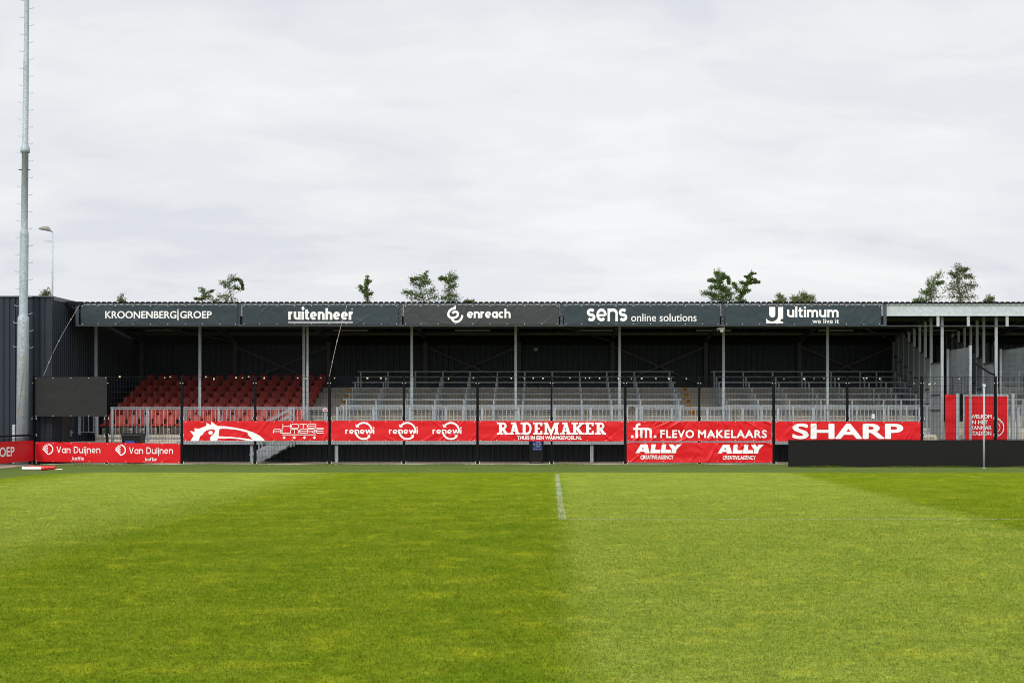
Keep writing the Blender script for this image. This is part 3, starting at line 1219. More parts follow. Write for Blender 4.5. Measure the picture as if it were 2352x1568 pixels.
# stairs up to the deck, behind the fence
st = thing('steel_stairs', 'galvanised steel steps rising to the deck behind the banner with the bird head', 'stairs', (X(590, 49.7), 49.8, 0))
yS = 49.62
ax, bx = X(q('d1', 1190, 0)[0], yS), X(q('d1', 1690, 0)[0], yS)
for yy in (yS, yS + .62):
    mb = MB()
    poly = [(ax, 0.03), (ax + .12, 0.03)]
    nst = 4
    for k in range(nst):
        xa = ax + .12 + (bx - ax - .12) * k / nst
        xb = ax + .12 + (bx - ax - .12) * (k + 1) / nst
        poly += [(xa + .10, .03 + .60 * (k + .30) / nst), (xb, .03 + .60 * (k + 1) / nst)]
    poly += [(bx, .75), (bx - .50, .75), (ax, .42)]
    mb.prism_y(poly, yy, yy + .012)
    mb.build('stringer', M['galv'], st)
for k in range(4):
    xa = ax + .06 + (bx - ax) * k / 4
    z = .12 + .155 * k
    MB().box(xa, xa + .27, yS + .014, yS + .618, z, z + .03).build('tread', M['old_steel'], st)
sl = .545
for yy in (yS + .02, yS + .60):
    for h0 in (1070, 1118, 1245):
        p0, p1 = q('c2', 130, h0 + sl * 300), q('c2', 432, h0 - 1)
        MB().bar((X(p0[0], yS), yy, Z(p0[1], yS)), (X(p1[0], yS), yy, Z(p1[1], yS)), .042, n=8).build('handrail', M['galv'], st)
    for xc in (200, 430):
        zt = Z(q('c2', 0, 1070 + sl * (430 - xc))[1], yS)
        xx = X(q('c2', xc, 0)[0], yS)
        zb = .42 + (xx - ax) / (bx - ax) * .33
        MB().box(xx - .03, xx + .03, yy - .018, yy + .018, zb - .2, zt).build('rail_post', M['galv'], st)
    mb = MB()
    for g in range(9):
        xc = 190 + g * 26
        xx = X(q('c2', xc, 0)[0], yS)
        zt = Z(q('c2', 0, 1245 + sl * (430 - xc))[1], yS)
        mb.box(xx - .007, xx + .007, yy - .007, yy + .007, zt - .36, zt)
    mb.build('baluster', M['galv'], st)

# ------------------------------------------------------------------ stepped sheet partitions beside the entrance passage
def partition(xp, label):
    root = thing('partition_wall', label, 'partition', (xp, 54, 0), 'stepped galvanised partitions')
    ys = [50.55] + [52.0 + .8 * k for k in range(8)]
    for k, y in enumerate(ys):
        MB().box(xp - .045, xp + .045, y - .05, y + .05, .7 if k == 0 else TZ + TR * max(0, min(7, int((y - T0) / TD))), roof_z(y) - .16 if k else 5.15).build('stud', M['galv'], root)
    for k in range(len(ys) - 1):
        ya, yb = ys[k] + .052, ys[k + 1] - .052
        zt = 3.52 + .23 * k
        zb = TZ + TR * max(0, min(7, int((ya - T0) / TD)))
        MB().box(xp - .012, xp + .012, ya, yb, zb, zt).build('infill_sheet', M['galv_sheet'], root)
        mb = MB()
        for zz in (zt, zt - 1.15, zt - 1.70):
            mb.box(xp - .03, xp + .03, ya, yb, zz - .001, zz + .045)
        mb.build('cross_rail', M['old_steel'], root)


partition(13.95, 'stepped galvanised sheet partition where the end terrace meets the passage')
partition(15.87, 'stepped galvanised sheet partition on the far side of the passage')

# mesh screens running along the passage
def rod_mesh(mb, y0, y1, xp, z0, z1, dv=.05, dh=.2, dia=.0036):
    y = y0
    while y <= y1:
        mb.box(xp - dia / 2, xp + dia / 2, y - dia / 2, y + dia / 2, z0, z1)
        y += dv
    z = z0
    while z <= z1 + .001:
        mb.box(xp - dia * 1.5, xp - dia / 2 - .0005, y0, y1, z - dia / 2, z + dia / 2)
        mb.box(xp + dia / 2 + .0005, xp + dia * 1.5, y0, y1, z - dia / 2, z + dia / 2)
        z += dh


for xp, l_ in ((14.5, 'tall galvanised mesh screen beside the entrance passage, nearer the seats'), (16.43, 'tall galvanised mesh screen on the outer side of the entrance passage')):
    root = thing('mesh_screen', l_, 'mesh screen', (xp, 50.4, 0), 'tall mesh screens at the passage')
    for y, h in ((49.0, 4.04), (51.8, 4.04)):
        mb = MB()
        mb.box(xp - .04, xp + .04, y - .04, y + .04, 0, h)
        mb.box(xp - .045, xp + .045, y - .045, y + .045, h + .001, h + .03)
        mb.build('post', M['galv'], root)
    mb = MB()
    rod_mesh(mb, 49.06, 51.74, xp, 2.42, 4.02)
    mb.build('mesh_panel', M['galv_sheet'], root)

# ------------------------------------------------------------------ entrance gate with red banners
YG = 50.0
gt = thing('entrance_gate', 'galvanised entrance gate with mesh leaves and spiked top', 'gate', (15.3, YG, 0))
ztop = Z(q('e1', 0, 675)[1], YG)
for p in (360, 973):
    a = X(q('e1', p, 0)[0], YG)
    MB().box(a - .055, a + .055, YG - .055, YG + .055, 0, ztop).build('gate_post', M['galv'], gt)
for (pa, pb) in ((432, 772), (806, 918)):
    a, b = X(q('e1', pa, 0)[0], YG), X(q('e1', pb, 0)[0], YG)
    mb = MB()
    for xx in (a, b):
        mb.box(xx - .025, xx + .025, YG - .02, YG + .02, .08, ztop - .03)
    mb.box(a + .026, b - .026, YG - .02, YG + .02, ztop - .09, ztop - .04)
    mb.box(a + .026, b - .026, YG - .02, YG + .02, .08, .13)
    mb.build('leaf_frame', M['galv'], gt)
    mb = MB()
    xx = a + .03
    while xx < b - .02:
        mb.box(xx - .004, xx + .004, YG - .004, YG + .004, .14, ztop + .0)
        xx += .05
    mb.build('leaf_mesh', M['galv'], gt)


def red_panel(pa, pb, ptop, label, seed, quadskew=0.0, amp=.6):
    u0, u1 = X(q('e1', pa, 0)[0], YG - .05), X(q('e1', pb, 0)[0], YG - .05)
    v1 = Z(q('e1', 0, ptop)[1], YG - .05)
    fr = Frame(YG - .05, cloth_relief(u0, u1, .2, v1, seed, amp, 8))
    o = sheet(fr, ((u0 + quadskew, .22), (u1, .22), (u1, v1), (u0, v1)), .05, M['red'], 'banner', None, ((u0 + u1) / 2, YG - .05, .2))
    tag(o, label, 'banner', 'red banners at the entrance gate')
    return fr, o


red_panel(222, 345, 688, 'narrow plain red banner hung beside the entrance gate', 71, .03, 1.6)
fr, o = red_panel(443, 777, 706, 'red welcome banner with four short lines of white words on the gate', 72)
for body, bx_ in (('WELKOM', (506, 908, 738, 950)), ('IN HET', (506, 970, 697, 1013)), ('YANMAR', (502, 1032, 738, 1075)), ('STADION', (502, 1092, 735, 1137))):
    lettering(fr, o, body, 'e1', bx_, .03)
fr, o = red_panel(803, 912, 706, 'narrow red banner with half of a round white emblem on the gate', 73)
emblem(fr, o, 'e1', [(arc(770, 1050, 103, 66, -66, 24), 11), (arc(770, 1050, 60, 52, -52, 18), 7)])
for ch, bx_ in (('T', (815, 966, 830, 990)), ('Y', (833, 982, 850, 1006))):
    lettering(fr, o, ch, 'e1', bx_, .02, name='emblem_letter')

# ------------------------------------------------------------------ ball fence
POSTS = [80, 246, 418, 586, 757, 928, 1097, 1267, 1436, 1606, 1777, 1946, 2117, 2286, 2456, 2626]
fx = [X(p, YF) for p in POSTS]
fe = thing('ball_fence', 'tall black welded mesh fence between the pitch and the stand', 'fence', (0, YF, 0))
for i, a in enumerate(fx):
    w = .085 if i in (2, 4, 6, 8, 10, 12, 13) else .068
    p = MB().box(a - w / 2, a + w / 2, YF - .04, YF + .04, -.02, 3.0).build('post', M['black'], fe)
    for z in (.07, 1.0, 1.57, 2.76):
        hw, hh = (.066, .012) if z == 2.76 else (.09, .03)
        MB().box(a - hw, a + hw, YF - .055, YF - .041, z - hh, z + hh).build('clamp', M['black'], p)
        mb = MB()
        for sx in (-hw + .02, hw - .02):
            for dz in ((-.02, .022) if z != 2.76 else (0,)):
                mb.box(a + sx - .013, a + sx + .013, YF - .072, YF - .056, z + dz - .012, z + dz + .012)
        mb.build('bolt', M['bolt'], p)
for a, b in zip(fx[:-1], fx[1:]):
    mb = MB()
    m_ = int((b - a - .10) / .05)
    for k in range(m_ + 1):
        xx = a + .05 + (b - a - .10) * k / m_
        mb.box(xx - .0024, xx + .0024, YF - .0024, YF + .0024, .04, 2.99)
    for z in [.06 + .2 * k for k in range(15)]:
        mb.box(a + .045, b - .045, YF - .0085, YF - .003, z - .0035, z + .0035)
        mb.box(a + .045, b - .045, YF + .003, YF + .0085, z - .0035, z + .0035)
    mb.box(a + .045, b - .045, YF - .0095, YF - .003, 2.966, 2.976)
    mb.build('mesh_panel', M['wire'], fe)
# torn scraps of pale tape left on the top wire
SCR = [('c1', 868, 843, 1.5), ('c1', 1192, 850, 1), ('c1', 1232, 843, .9), ('c1', 1490, 845, 1), ('c1', 1548, 858, 1.2), ('c1', 1755, 850, 1), ('c1', 1800, 845, .8),
       ('c2', 35, 850, 1.1), ('c2', 125, 843, 1), ('c2', 240, 852, 1.3), ('c2', 480, 852, 1), ('c2', 535, 855, .8), ('c2', 650, 850, .8), ('c2', 748, 852, 1),
       ('c2', 985, 853, 1.4), ('c2', 1082, 853, 1.2), ('c2', 1120, 857, .8), ('c2', 1573, 857, 1), ('c2', 1752, 852, 1.1), ('c3', 78, 853, 1), ('c3', 353, 853, 1.2),
       ('c3', 448, 853, .9), ('c3', 513, 853, 1), ('c3', 583, 855, 1.1), ('c3', 778, 850, .9), ('c3', 890, 853, .8), ('c3', 920, 853, 1), ('c3', 992, 853, 1), ('c3', 1128, 857, 1.1),
       ('c3', 1222, 857, .8), ('c3', 1298, 855, 1.2), ('c3', 1400, 856, 1), ('c3', 1493, 857, 1.2), ('c3', 1620, 857, 1), ('c4', 145, 857, .7), ('c4', 290, 858, 1.3), ('c4', 363, 855, .8),
       ('c4', 435, 855, .8), ('c4', 541, 858, 1.3), ('c4', 720, 853, .8), ('c4', 743, 853, 1.2), ('c4', 838, 857, 1.2), ('c4', 1087, 891, .7), ('c4', 1197, 895, 1.4), ('c4', 1238, 890, 1), ('c4', 1413, 858, .8)]
for (c_, a, b, s_) in SCR:
    xx, zz = X(q(c_, a, b)[0], YF - .02), Z(q(c_, a, b)[1], YF - .02)
    mb = MB()
    pts = []
    for k in range(8):
        sg = ((-1, -1, -1), (1, -1, -1), (1, 1, -1), (-1, 1, -1), (-1, -1, 1), (1, -1, 1), (1, 1, 1), (-1, 1, 1))[k]
        pts.append((xx + sg[0] * random.uniform(.008, .026) * s_, YF - .022 + sg[1] * .011, zz + sg[2] * random.uniform(.007, .026) * s_))
    mb.add(pts, [(3, 2, 1, 0), (4, 5, 6, 7), (0, 1, 5, 4), (1, 2, 6, 5), (2, 3, 7, 6), (3, 0, 4, 7)])
    mb.build('tape_scrap', M['cream'], fe)

# ------------------------------------------------------------------ banners
def eyelets(fr, parent, u0, u1, v0a, v0b, v1a, v1b, step=.62):
    mb = MB()
    n = max(2, round((u1 - u0) / step))
    for k in range(n + 1):
        t = min(max(k / n, .012), .988)
        u = u0 + (u1 - u0) * t
        for v in (v0a + (v0b - v0a) * t + .03, v1a + (v1b - v1a) * t - .03):
            p = fr.to3(u, v, .004)
            mb.box(p[0] - .011, p[0] + .011, p[1] - .004, p[1] + .002, p[2] - .011, p[2] + .011)
    mb.build('eyelet', M['bolt'], parent)  # metal eyelets along the banner's upper and lower hem, one mesh


def banner(corners, Y, m, label, cat, group, seed, amp=1.0, creases=12, step=.024):
    """corners in 2352 px: x0, x1, then y of top left, top right, bottom left, bottom right"""
    x0, x1, tl, tr, bl_, br = corners
    u0, u1 = X(x0, Y), X(x1, Y)
    v = [Z(t, Y) for t in (tl, tr, bl_, br)]
    fr = Frame(Y, cloth_relief(u0, u1, min(v[2:]), max(v[:2]), seed, amp, creases))
    base = ((u0 + u1) / 2, Y, min(v[2:]))
    o = sheet(fr, ((u0, v[2]), (u1, v[3]), (u1, v[1]), (u0, v[0])), step, m, 'banner', None, base)
    tag(o, label, cat, group)
    eyelets(fr, o, u0, u1, v[2], v[3], v[0], v[1])
    return fr, o


GF = 'dark banners along the roof fascia'
YB = 49.985


def lacing(o, u0, u1, vb, vt, ends):
    """zigzag cord that ties a fascia banner to its frame"""
    mb = MB()
    n = round((u1 - u0) / .31)
    for k in range(n):
        a, b = u0 + (u1 - u0) * k / n, u0 + (u1 - u0) * (k + 1) / n
        m_ = (a + b) / 2
        mb.bar((a, YB + .04, 5.575), (m_, YB - .004, vt - .03), .008)
        mb.bar((m_, YB - .004, vt - .03), (b, YB + .04, 5.575), .008)
    for (a, b) in ends:
        for k in range(4):
            z = vb + .06 + k * .16
            mb.bar((a, YB - .004, z), (b, YB + .04, z + .08), .008)
            mb.bar((b, YB + .04, z + .08), (a, YB - .004, z + .16), .008)
    mb.build('lacing', M['net'], o)


def fascia_banner(x0, x1, y0, y1, m, label, seed):
    fr, o = banner((x0, x1, y0, y0, y1, y1), YB, m, label, 'banner', GF, seed, .9, 20)
    u0, u1 = X(x0, YB), X(x1, YB)
    lacing(o, u0, u1, Z(y1, YB), Z(y0, YB), ((u0 + .03, u0 - .09), (u1 - .03, u1 + .09)))
    return fr, o


fr, o = fascia_banner(185.5, 545.5, 700.5, 746.3, M['slate'], 'dark fascia banner with two white capital words split by a thin upright bar', 1)
lettering(fr, o, 'KROONENBERG', 'c1', (762, 368, 1277, 422), .022)
lettering(fr, o, 'GROEP', 'c1', (1303, 368, 1532, 421), .022)
emblem(fr, o, 'c1', [([(1288, 353), (1288, 436)], 8)], name='divider_bar')
fr, o = fascia_banner(556.5, 915.5, 700.5, 745.3, M['slate'], 'dark fascia banner with a heavy white underlined word and a diamond dot', 2)
lettering(fr, o, 'ru\u0131tenheer', 'c2', (413, 347, 880, 431), heavy=(.27, .74, .085))
emblem(fr, o, 'c2', [([(413, 450), (880, 450)], 6)], [[[(508, 349), (519, 331), (532, 349), (519, 368)]]])
emblem(fr, o, 'c2', [(arc(875, 354, 4.5, 0, 342, 10), 1.6, 1)], name='round_mark')
fr, o = fascia_banner(927.3, 1284, 700.5, 745.3, M['slate2'], 'charcoal fascia banner with a white swirl of two hooks and one lower-case word', 3)
lettering(fr, o, 'enreach', 'd2', (455, 108, 1045, 236), heavy=(.30, 1.0, .09))
emblem(fr, o, 'd2', [([(288, 75), (288, 105), (250, 112), (215, 140), (199, 180), (207, 212), (232, 232), (270, 234), (305, 224), (328, 202), (332, 172), (315, 152), (288, 149), (266, 160), (258, 175)], 31),
                     ([(248, 240), (262, 266), (285, 283), (312, 287), (345, 277), (374, 250), (386, 222), (391, 196)], 30)])
fr, o = fascia_banner(1295.5, 1653.5, 700.5, 746, M['slate'], 'dark fascia banner with one heavy rounded word and two thin lower-case words', 4)
lettering(fr, o, 'sens', 'd3', (75, 66, 422, 177), heavy=(.24, 1.05, .10))
lettering(fr, o, 'online solutions', 'd3', (455, 111, 1015, 178), .004)
fr, o = fascia_banner(1665, 2024, 700.8, 746.5, M['slate'], 'dark fascia banner with a square white hook mark beside a two-line slogan', 5)
lettering(fr, o, 'ultimum', 'c4', (168, 335, 540, 413), heavy=(.27, .95, .13))
lettering(fr, o, 'we live it', 'c4', (350, 423, 543, 457), .008)
emblem(fr, o, 'c4', [], [[[(38, 338), (82, 338), (82, 398), (76, 410), (62, 416), (48, 410), (38, 396)]],
                         [[(102, 338), (139, 338), (139, 424), (128, 424), (120, 430), (120, 442), (139, 446), (139, 457), (17, 457), (17, 420), (28, 434), (48, 443), (70, 443), (90, 432), (102, 412)]]])

GR = 'red banners on the ball fence'
YE = YF - .085
# coffee banner
fr, o = banner((80.2, 414.3, 1014.3, 1018.2, 1059.7, 1063.2), YE, M['red'], 'red fence banner showing the same leaf mark and name twice, lowest at the corner', 'banner', GR, 21, .8, 7)
for dx, dy in ((0, 0), (166.8, 1.8)):
    def sh(b):
        k = CR['e2'][2]
        return (b[0] + dx / k, b[1] + dy / k, b[2] + dx / k, b[3] + dy / k)
    lettering(fr, o, 'Van Duijnen', 'e2', sh((1212, 392, 2150, 580)), heavy=(.18, .95, .19))
    lettering(fr, o, 'koffie', 'e2', sh((1555, 612, 1802, 692)), heavy=(.22, .95, .13))
    emblem(fr, o, 'e2', [([(1024, 347), (1062, 352), (1098, 375), (1122, 410), (1131, 450), (1124, 495), (1098, 532), (1062, 556), (1034, 563), (916, 440)], 25),
                         ([(927, 404), (1027, 508)], 23), ([(950, 377), (1027, 453)], 23), ([(982, 352), (1027, 400)], 23)], shift=(dx, dy))
# bird head banner
fr, o = banner((422.4, 754.2, 966.6, 966.2, 1012.2, 1011.8), YE, M['red'], 'red fence banner with a white long-beaked bird head and outlined capitals over four stars', 'banner', GR, 22, 1.5, 10)
emblem(fr, o, 'd1', [], [
    [[(175, 375), (222, 295), (165, 220), (240, 238), (235, 180), (303, 190), (418, 142), (418, 98), (490, 130), (490, 76), (590, 147), (700, 150), (850, 170), (1000, 200), (1130, 240), (1230, 290), (1290, 340), (1316, 375)],
     [(303, 373), (320, 310), (335, 292), (362, 280), (380, 245), (420, 215), (480, 198), (540, 197), (552, 215), (545, 250), (520, 280), (490, 305), (475, 330), (480, 373)],
     [(615, 305), (605, 290), (615, 235), (612, 205), (640, 187), (760, 190), (900, 208), (1050, 245), (1055, 280), (1130, 357), (1000, 335), (800, 312)],
     [(590, 373), (592, 350), (605, 340), (740, 335), (900, 345), (1050, 370), (1052, 373)]],
    [[(483 + 33 * math.cos(a * .314), 250 + 31 * math.sin(a * .314)) for a in range(20)]]])
TH = 9.5
emblem(fr, o, 'd1', [
    ([(1592, 115), (1592, 187)], TH), ([(1597, 152), (1702, 152)], TH), ([(1707, 115), (1707, 187)], TH),
    ([(1740, 120), (1820, 120), (1838, 137), (1838, 166), (1820, 183), (1740, 183), (1722, 166), (1722, 137)], TH, 1),
    ([(1850, 120), (1960, 120)], TH), ([(1905, 125), (1905, 187)], TH),
    ([(2085, 120), (1990, 120), (1968, 138), (1968, 165), (1990, 183), (2085, 183)], TH), ([(1973, 152), (2085, 152)], TH),
    ([(2098, 115), (2098, 183), (2218, 183)], TH),
    ([(1447, 262), (1447, 215), (1465, 197), (1545, 197), (1562, 215), (1562, 262)], TH), ([(1452, 232), (1557, 232)], TH),
    ([(1580, 190), (1580, 257), (1697, 257)], TH),
    ([(1710, 262), (1710, 215), (1725, 197), (1815, 197), (1830, 215), (1830, 262)], TH), ([(1770, 202), (1770, 262)], TH),
    ([(1960, 197), (1870, 197), (1847, 213), (1847, 241), (1870, 257), (1960, 257)], TH), ([(1852, 228), (1960, 228)], TH),
    ([(1972, 262), (1972, 197), (2070, 197), (2086, 207), (2086, 222), (2070, 232), (1977, 232)], TH), ([(2045, 236), (2088, 262)], TH),
    ([(2218, 197), (2125, 197), (2102, 213), (2102, 241), (2125, 257), (2218, 257)], TH), ([(2107, 228), (2218, 228)], TH),
    ([(1580, 281), (2105, 281)], 10)], name='lettering')
stars = []
for cx_ in (1612, 1766, 1923, 2078):
    stars.append([[(cx_ + (30 if k % 2 == 0 else 11) * math.sin(k * math.pi / 6), 325 - (30 if k % 2 == 0 else 11) * math.cos(k * math.pi / 6)) for k in range(12)]])
emblem(fr, o, 'd1', [], stars, name='star_print')


def loop_mark(fr, o, crop, dx, m=None, box=(583, 922, 985, 1006)):
    k = CR['e3'][2]
    lettering(fr, o, 'renewi', 'e3', (box[0] + dx / k, box[1], box[2] + dx / k, box[3]), heavy=(.24, .95, .15))
    emblem(fr, o, 'e3', [(arc(838, 965, 112, 148, -14, 26), 25), (arc(838, 965, 112, 186, 316, 24), 25)],
           [[[(722, 872), (732, 917), (778, 912), (752, 888)]], [[(888, 1024), (930, 1014), (928, 1062), (902, 1042)]]], off=.0125, shift=(dx, 0))
    emblem(fr, o, 'e3', [(arc(974, 914, 9, 0, 342, 10), 3.5, 1)], name='round_mark', shift=(dx, 0))


fr, o = banner((760.3, 1094, 965.8, 966, 1012.2, 1012.4), YE, M['red'], 'red fence banner with the same white circling-arrows mark printed three times', 'banner', GR, 23, 1.4, 10)
for k in range(3):
    loop_mark(fr, o, 'e3', 100.15 * k)
# slab serif banner
fr, o = banner((1099.4, 1432.7, 966, 967, 1012.0, 1013.4), YE, M['red'], 'red fence banner with one big white slab-serif word above a small line', 'banner', GR, 24, 1.7, 12)
lettering(fr, o, 'THUIS IN EEN WARMGEVOEL.NL', 'd4', (595, 288, 1552, 342), .035)
SW, SL, TP, BT = 44, 24, 90, 268


def slab(x0, x1, top=True):
    y = TP + SL / 2 if top else BT - SL / 2
    return ([(x0, y), (x1, y)], SL)


def stem(xc, w=SW):
    return ([(xc, TP + 2), (xc, BT - 2)], w)


def bowl(x0, x1, ya, yb, w):
    r_ = (yb - ya) / 2
    return ([(x0, ya), (x1 - r_, ya), (x1 - r_ * .4, ya + r_ * .25), (x1, ya + r_), (x1 - r_ * .4, yb - r_ * .25), (x1 - r_, yb), (x0, yb)], w)


sk = []
for x0 in (300, 1745):
    sk += [stem(x0 + 50), slab(x0, x0 + 60), slab(x0, x0 + 92, False), bowl(x0 + 50, x0 + 128, 104, 178, 30), ([(x0 + 88, 188), (x0 + 138, 262)], 42), slab(x0 + 112, x0 + 166, False)]
for x0 in (470, 1228):
    sk += [([(x0 + 42, BT - 4), (x0 + 84, TP + 4)], 30), ([(x0 + 84, TP + 4), (x0 + 134, BT - 4)], 44), slab(x0 + 34, x0 + 112), ([(x0 + 48, 212), (x0 + 118, 212)], 22), slab(x0, x0 + 76, False), slab(x0 + 98, x0 + 170, False)]
sk += [stem(700), slab(648, 720), slab(648, 720, False), ([(700, 104), (752, 104), (783, 128), (795, 178), (783, 230), (752, 255), (700, 255)], 34)]
for x0 in (832, 1592):
    sk += [stem(x0 + 46), slab(x0, x0 + 138), slab(x0, x0 + 138, False), ([(x0 + 122, 114), (x0 + 122, 142)], 28), ([(x0 + 122, 214), (x0 + 122, 244)], 28), ([(x0 + 64, 178), (x0 + 98, 178)], 26)]
sk += [stem(1022, 34), stem(1178, 44), slab(988, 1040), slab(1158, 1216), slab(988, 1060, False), slab(1140, 1216, False), ([(1030, TP + 4), (1098, 248), (1166, TP + 4)], 36)]
sk += [stem(1448), slab(1400, 1496), slab(1400, 1496, False), ([(1556, TP + 14), (1472, 186)], 34), ([(1480, 170), (1542, BT - 12)], 44), slab(1514, 1582), slab(1510, 1582, False)]
emblem(fr, o, 'd4', sk, name='lettering', off=.008)
# estate agent banner
fr, o = banner((1439.4, 1772.8, 966.6, 967, 1012.8, 1012.4), YE, M['red'], 'creased red fence banner with dotted small letters and two widely spaced white words', 'banner', GR, 25, 2.2, 26)
lettering(fr, o, 'FLEVO', 'd5', (527, 183, 985, 293), .03, spacing=1.15)
lettering(fr, o, 'MAKELAARS', 'd5', (1038, 183, 1972, 293), .03, spacing=1.12)
emblem(fr, o, 'd5', [([(206, 291), (206, 140), (214, 118), (230, 108), (257, 107)], 32), ([(160, 168), (360, 168), (386, 175), (396, 192), (396, 291)], 30), ([(270, 180), (270, 291)], 28), ([(333, 180), (333, 291)], 28),
                     ([(148, 257), (148, 291)], 34), ([(457, 257), (457, 291)], 34)])
# italic banner
fr, o = banner((1439.6, 1774.3, 1015.4, 1016.2, 1061.0, 1062.0), YE, M['red'], 'red fence banner repeating a heavy slanted word, hung below the creased banner', 'banner', GR, 26, 1.9, 22)
for dx, dy in ((0, 0), (1115, 5)):
    W_ = [[(190, 497), (262, 378), (352, 378), (384, 497), (316, 497), (311, 476), (252, 476), (242, 497)], [(276, 444), (303, 444), (295, 410)]]
    lt = [W_, [[(392, 497), (408, 378), (466, 378), (456, 452), (530, 452), (524, 497)]],
          [[(532, 497), (550, 378), (608, 378), (597, 452), (672, 452), (666, 497)]],
          [[(676, 497), (686, 448), (640, 378), (704, 378), (724, 410), (748, 378), (815, 378), (748, 448), (738, 497)]]]
    emblem(fr, o, 'd5', [], [[[(a + dx, b + dy) for a, b in oo] for oo in p] for p in lt], name='lettering')
    lettering(fr, o, 'CREATIVE.AGENCY', 'd5', (258 + dx, 525 + dy, 706 + dx, 580 + dy), .03)
# wide capitals banner
fr, o = banner((1780, 2114.2, 967.2, 967.8, 1013, 1013.6), YE, M['red'], 'red fence banner with one very wide white word, partly behind the black board', 'banner', GR, 27, 1.4, 10)
lettering(fr, o, 'SHARP', 'c4', (205, 1180, 1008, 1293), .03)

# charcoal tarpaulin on the fence
fr, o = banner((80.5, 245.5, 866.2, 865.2, 956.6, 956.2), YE, M['tarp'], 'plain charcoal tarpaulin tied to the top of the fence at the corner', 'tarpaulin', None, 31, .8, 8)

# ------------------------------------------------------------------ low side fence with its board
XS = -17.55
sf = thing('side_fence', 'low black fence with a top rail leading away from the corner post', 'fence', (XS, 45, 0))
ys = [48.40 - 3.3 * k for k in range(5)]
for y in ys[1:]:
    MB().box(XS - .04, XS + .04, y - .04, y + .04, -.02, 1.0).build('post', M['black'], sf)
for a, b in zip(ys[1:], ys[:-1]):
    MB().bar((XS, a + .042, 1.0), (XS, b - .06, 1.0), .06, n=8).build('top_rail', M['black'], sf)
    mb = MB()
    y = a + .06
    while y < b - .05:
        mb.box(XS - .0027, XS + .0027, y - .0027, y + .0027, .05, .93)
        y += .05
    for z in (.06, .26, .46, .66, .90):
        mb.box(XS + .003, XS + .0085, a + .05, b - .05, z - .003, z + .003)
    mb.build('mesh_panel', M['wire'], sf)
wr = cloth_relief(38, 48.3, .15, .83, 41, .5, 10)
sfr = SideFrame(XS + .07, wr)
ob = sheet(sfr, ((36.6, .155), (48.18, .135), (48.18, .825), (36.6, .845)), .06, M['red'], 'banner', None, (XS + .07, 42.5, .14))
tag(ob, 'red board cut off by the frame, seen at a slant on the low side fence', 'banner', GR)
for body, ua, ub in (('KROONENBERG', 38.6, 43.15), ('GROEP', 43.50, 45.70)):
    me = fit(font_mesh(body, .02), ua + .75, .345, ub + .75, .655)
    dress(me, sfr, .008, ob, 'lettering', M['white'])
me = poly_mesh([[(43.24 + .75, .27), (43.30 + .75, .27), (43.30 + .75, .73), (43.24 + .75, .73)]])
dress(me, sfr, .008, ob, 'divider_bar', M['white'])

# ------------------------------------------------------------------ black LED board in front of the fence
lx0 = X(1812, YL)
led = thing('perimeter_board', 'long blank black display board standing on the turf in front of the fence', 'display board', (lx0 + 5, YL, 0))
n = 14
rz = random.Random(8)
for k in range(n):
    a = lx0 + 1.0 * k
    dz = rz.uniform(-.004, .004)
    f = MB().box(a + .0003, a + .9997, YL - .035, YL + .06, -.015 + dz, .868 + dz * .6).build('display_panel', M['led'], led)
mb = MB()
mb.box(lx0 - .012, lx0 + n + .012, YL - .02, YL + .07, .874, .886)
mb.box(lx0 - .012, lx0 - .001, YL - .04, YL + .07, -.01, .873)
mb.build('edge_frame', M['black'], led)
for k in range(n):
    a = lx0 + 1.0 * k + .5
    mb = MB()
    mb.bar((a, YL + .07, .7), (a, YL + .5, .0), .04)
    mb.build('prop', M['black'], led)

# ------------------------------------------------------------------ tall mast
YM = 48.0
zb = 0.0
xm = X(50.1, YM)
til = (X(61.6, YM) - xm) / Z(0, YM)
ms = thing('floodlight_mast', 'tall stepped galvanised mast with climbing pegs behind the corner of the fence', 'mast', (xm, YM, 0))


def hz(y):
    return Z(y, YM)


prof = [(.200, 0.0), (.186, hz(740)), (.184, hz(730)), (.145, hz(724)), (.143, hz(722)), (.140, hz(538)), (.138, hz(534)), (.112, hz(529)), (.110, hz(527)), (.106, hz(351)), (.152, hz(350.5)), (.153, hz(345)), (.146, hz(340)), (.110, hz(334)), (.096, hz(332)),
        (.091, hz(142)), (.090, hz(141)), (.082, hz(139)), (.076, hz(0)), (.07, 21.0)]
mb = MB()
mb.lathe((xm, YM, 0), prof, 32, (til, 0))
mb.build('pole', M['galv_mast'], ms, smooth=True)


def mast_r(z):
    for (r0, z0), (r1, z1) in zip(prof[:-1], prof[1:]):
        if z0 <= z <= z1:
            return r0 + (r1 - r0) * (z - z0) / max(1e-6, z1 - z0)
    return .08


pz = hz(q('c1', 0, 632)[1])
k = 0
while pz < 20:
    for sg, zz in ((1, pz), (-1, pz + .03 if k < 1 else pz + .285 - .02)):
        xc = xm + til * zz
        r_ = mast_r(zz)
        mb = MB()
        mb.tube([(xc + sg * (r_ - .01), YM, zz), (xc + sg * (r_ + .10), YM, zz - .004), (xc + sg * (r_ + .135), YM, zz + .008), (xc + sg * (r_ + .155), YM, zz + .035)], .018, 6)
        mb.build('climbing_peg', M['galv_mast'], ms)
    pz += .572
    k += 1
mb = MB()
zz = hz(390)
for sg in (-1, 1):
    mb.bar((xm + til * zz + sg * .10, YM - .03, zz), (xm + til * zz + sg * .19, YM - .03, zz - .01), .025, n=6)
mb.build('bolt', M['black'], ms)
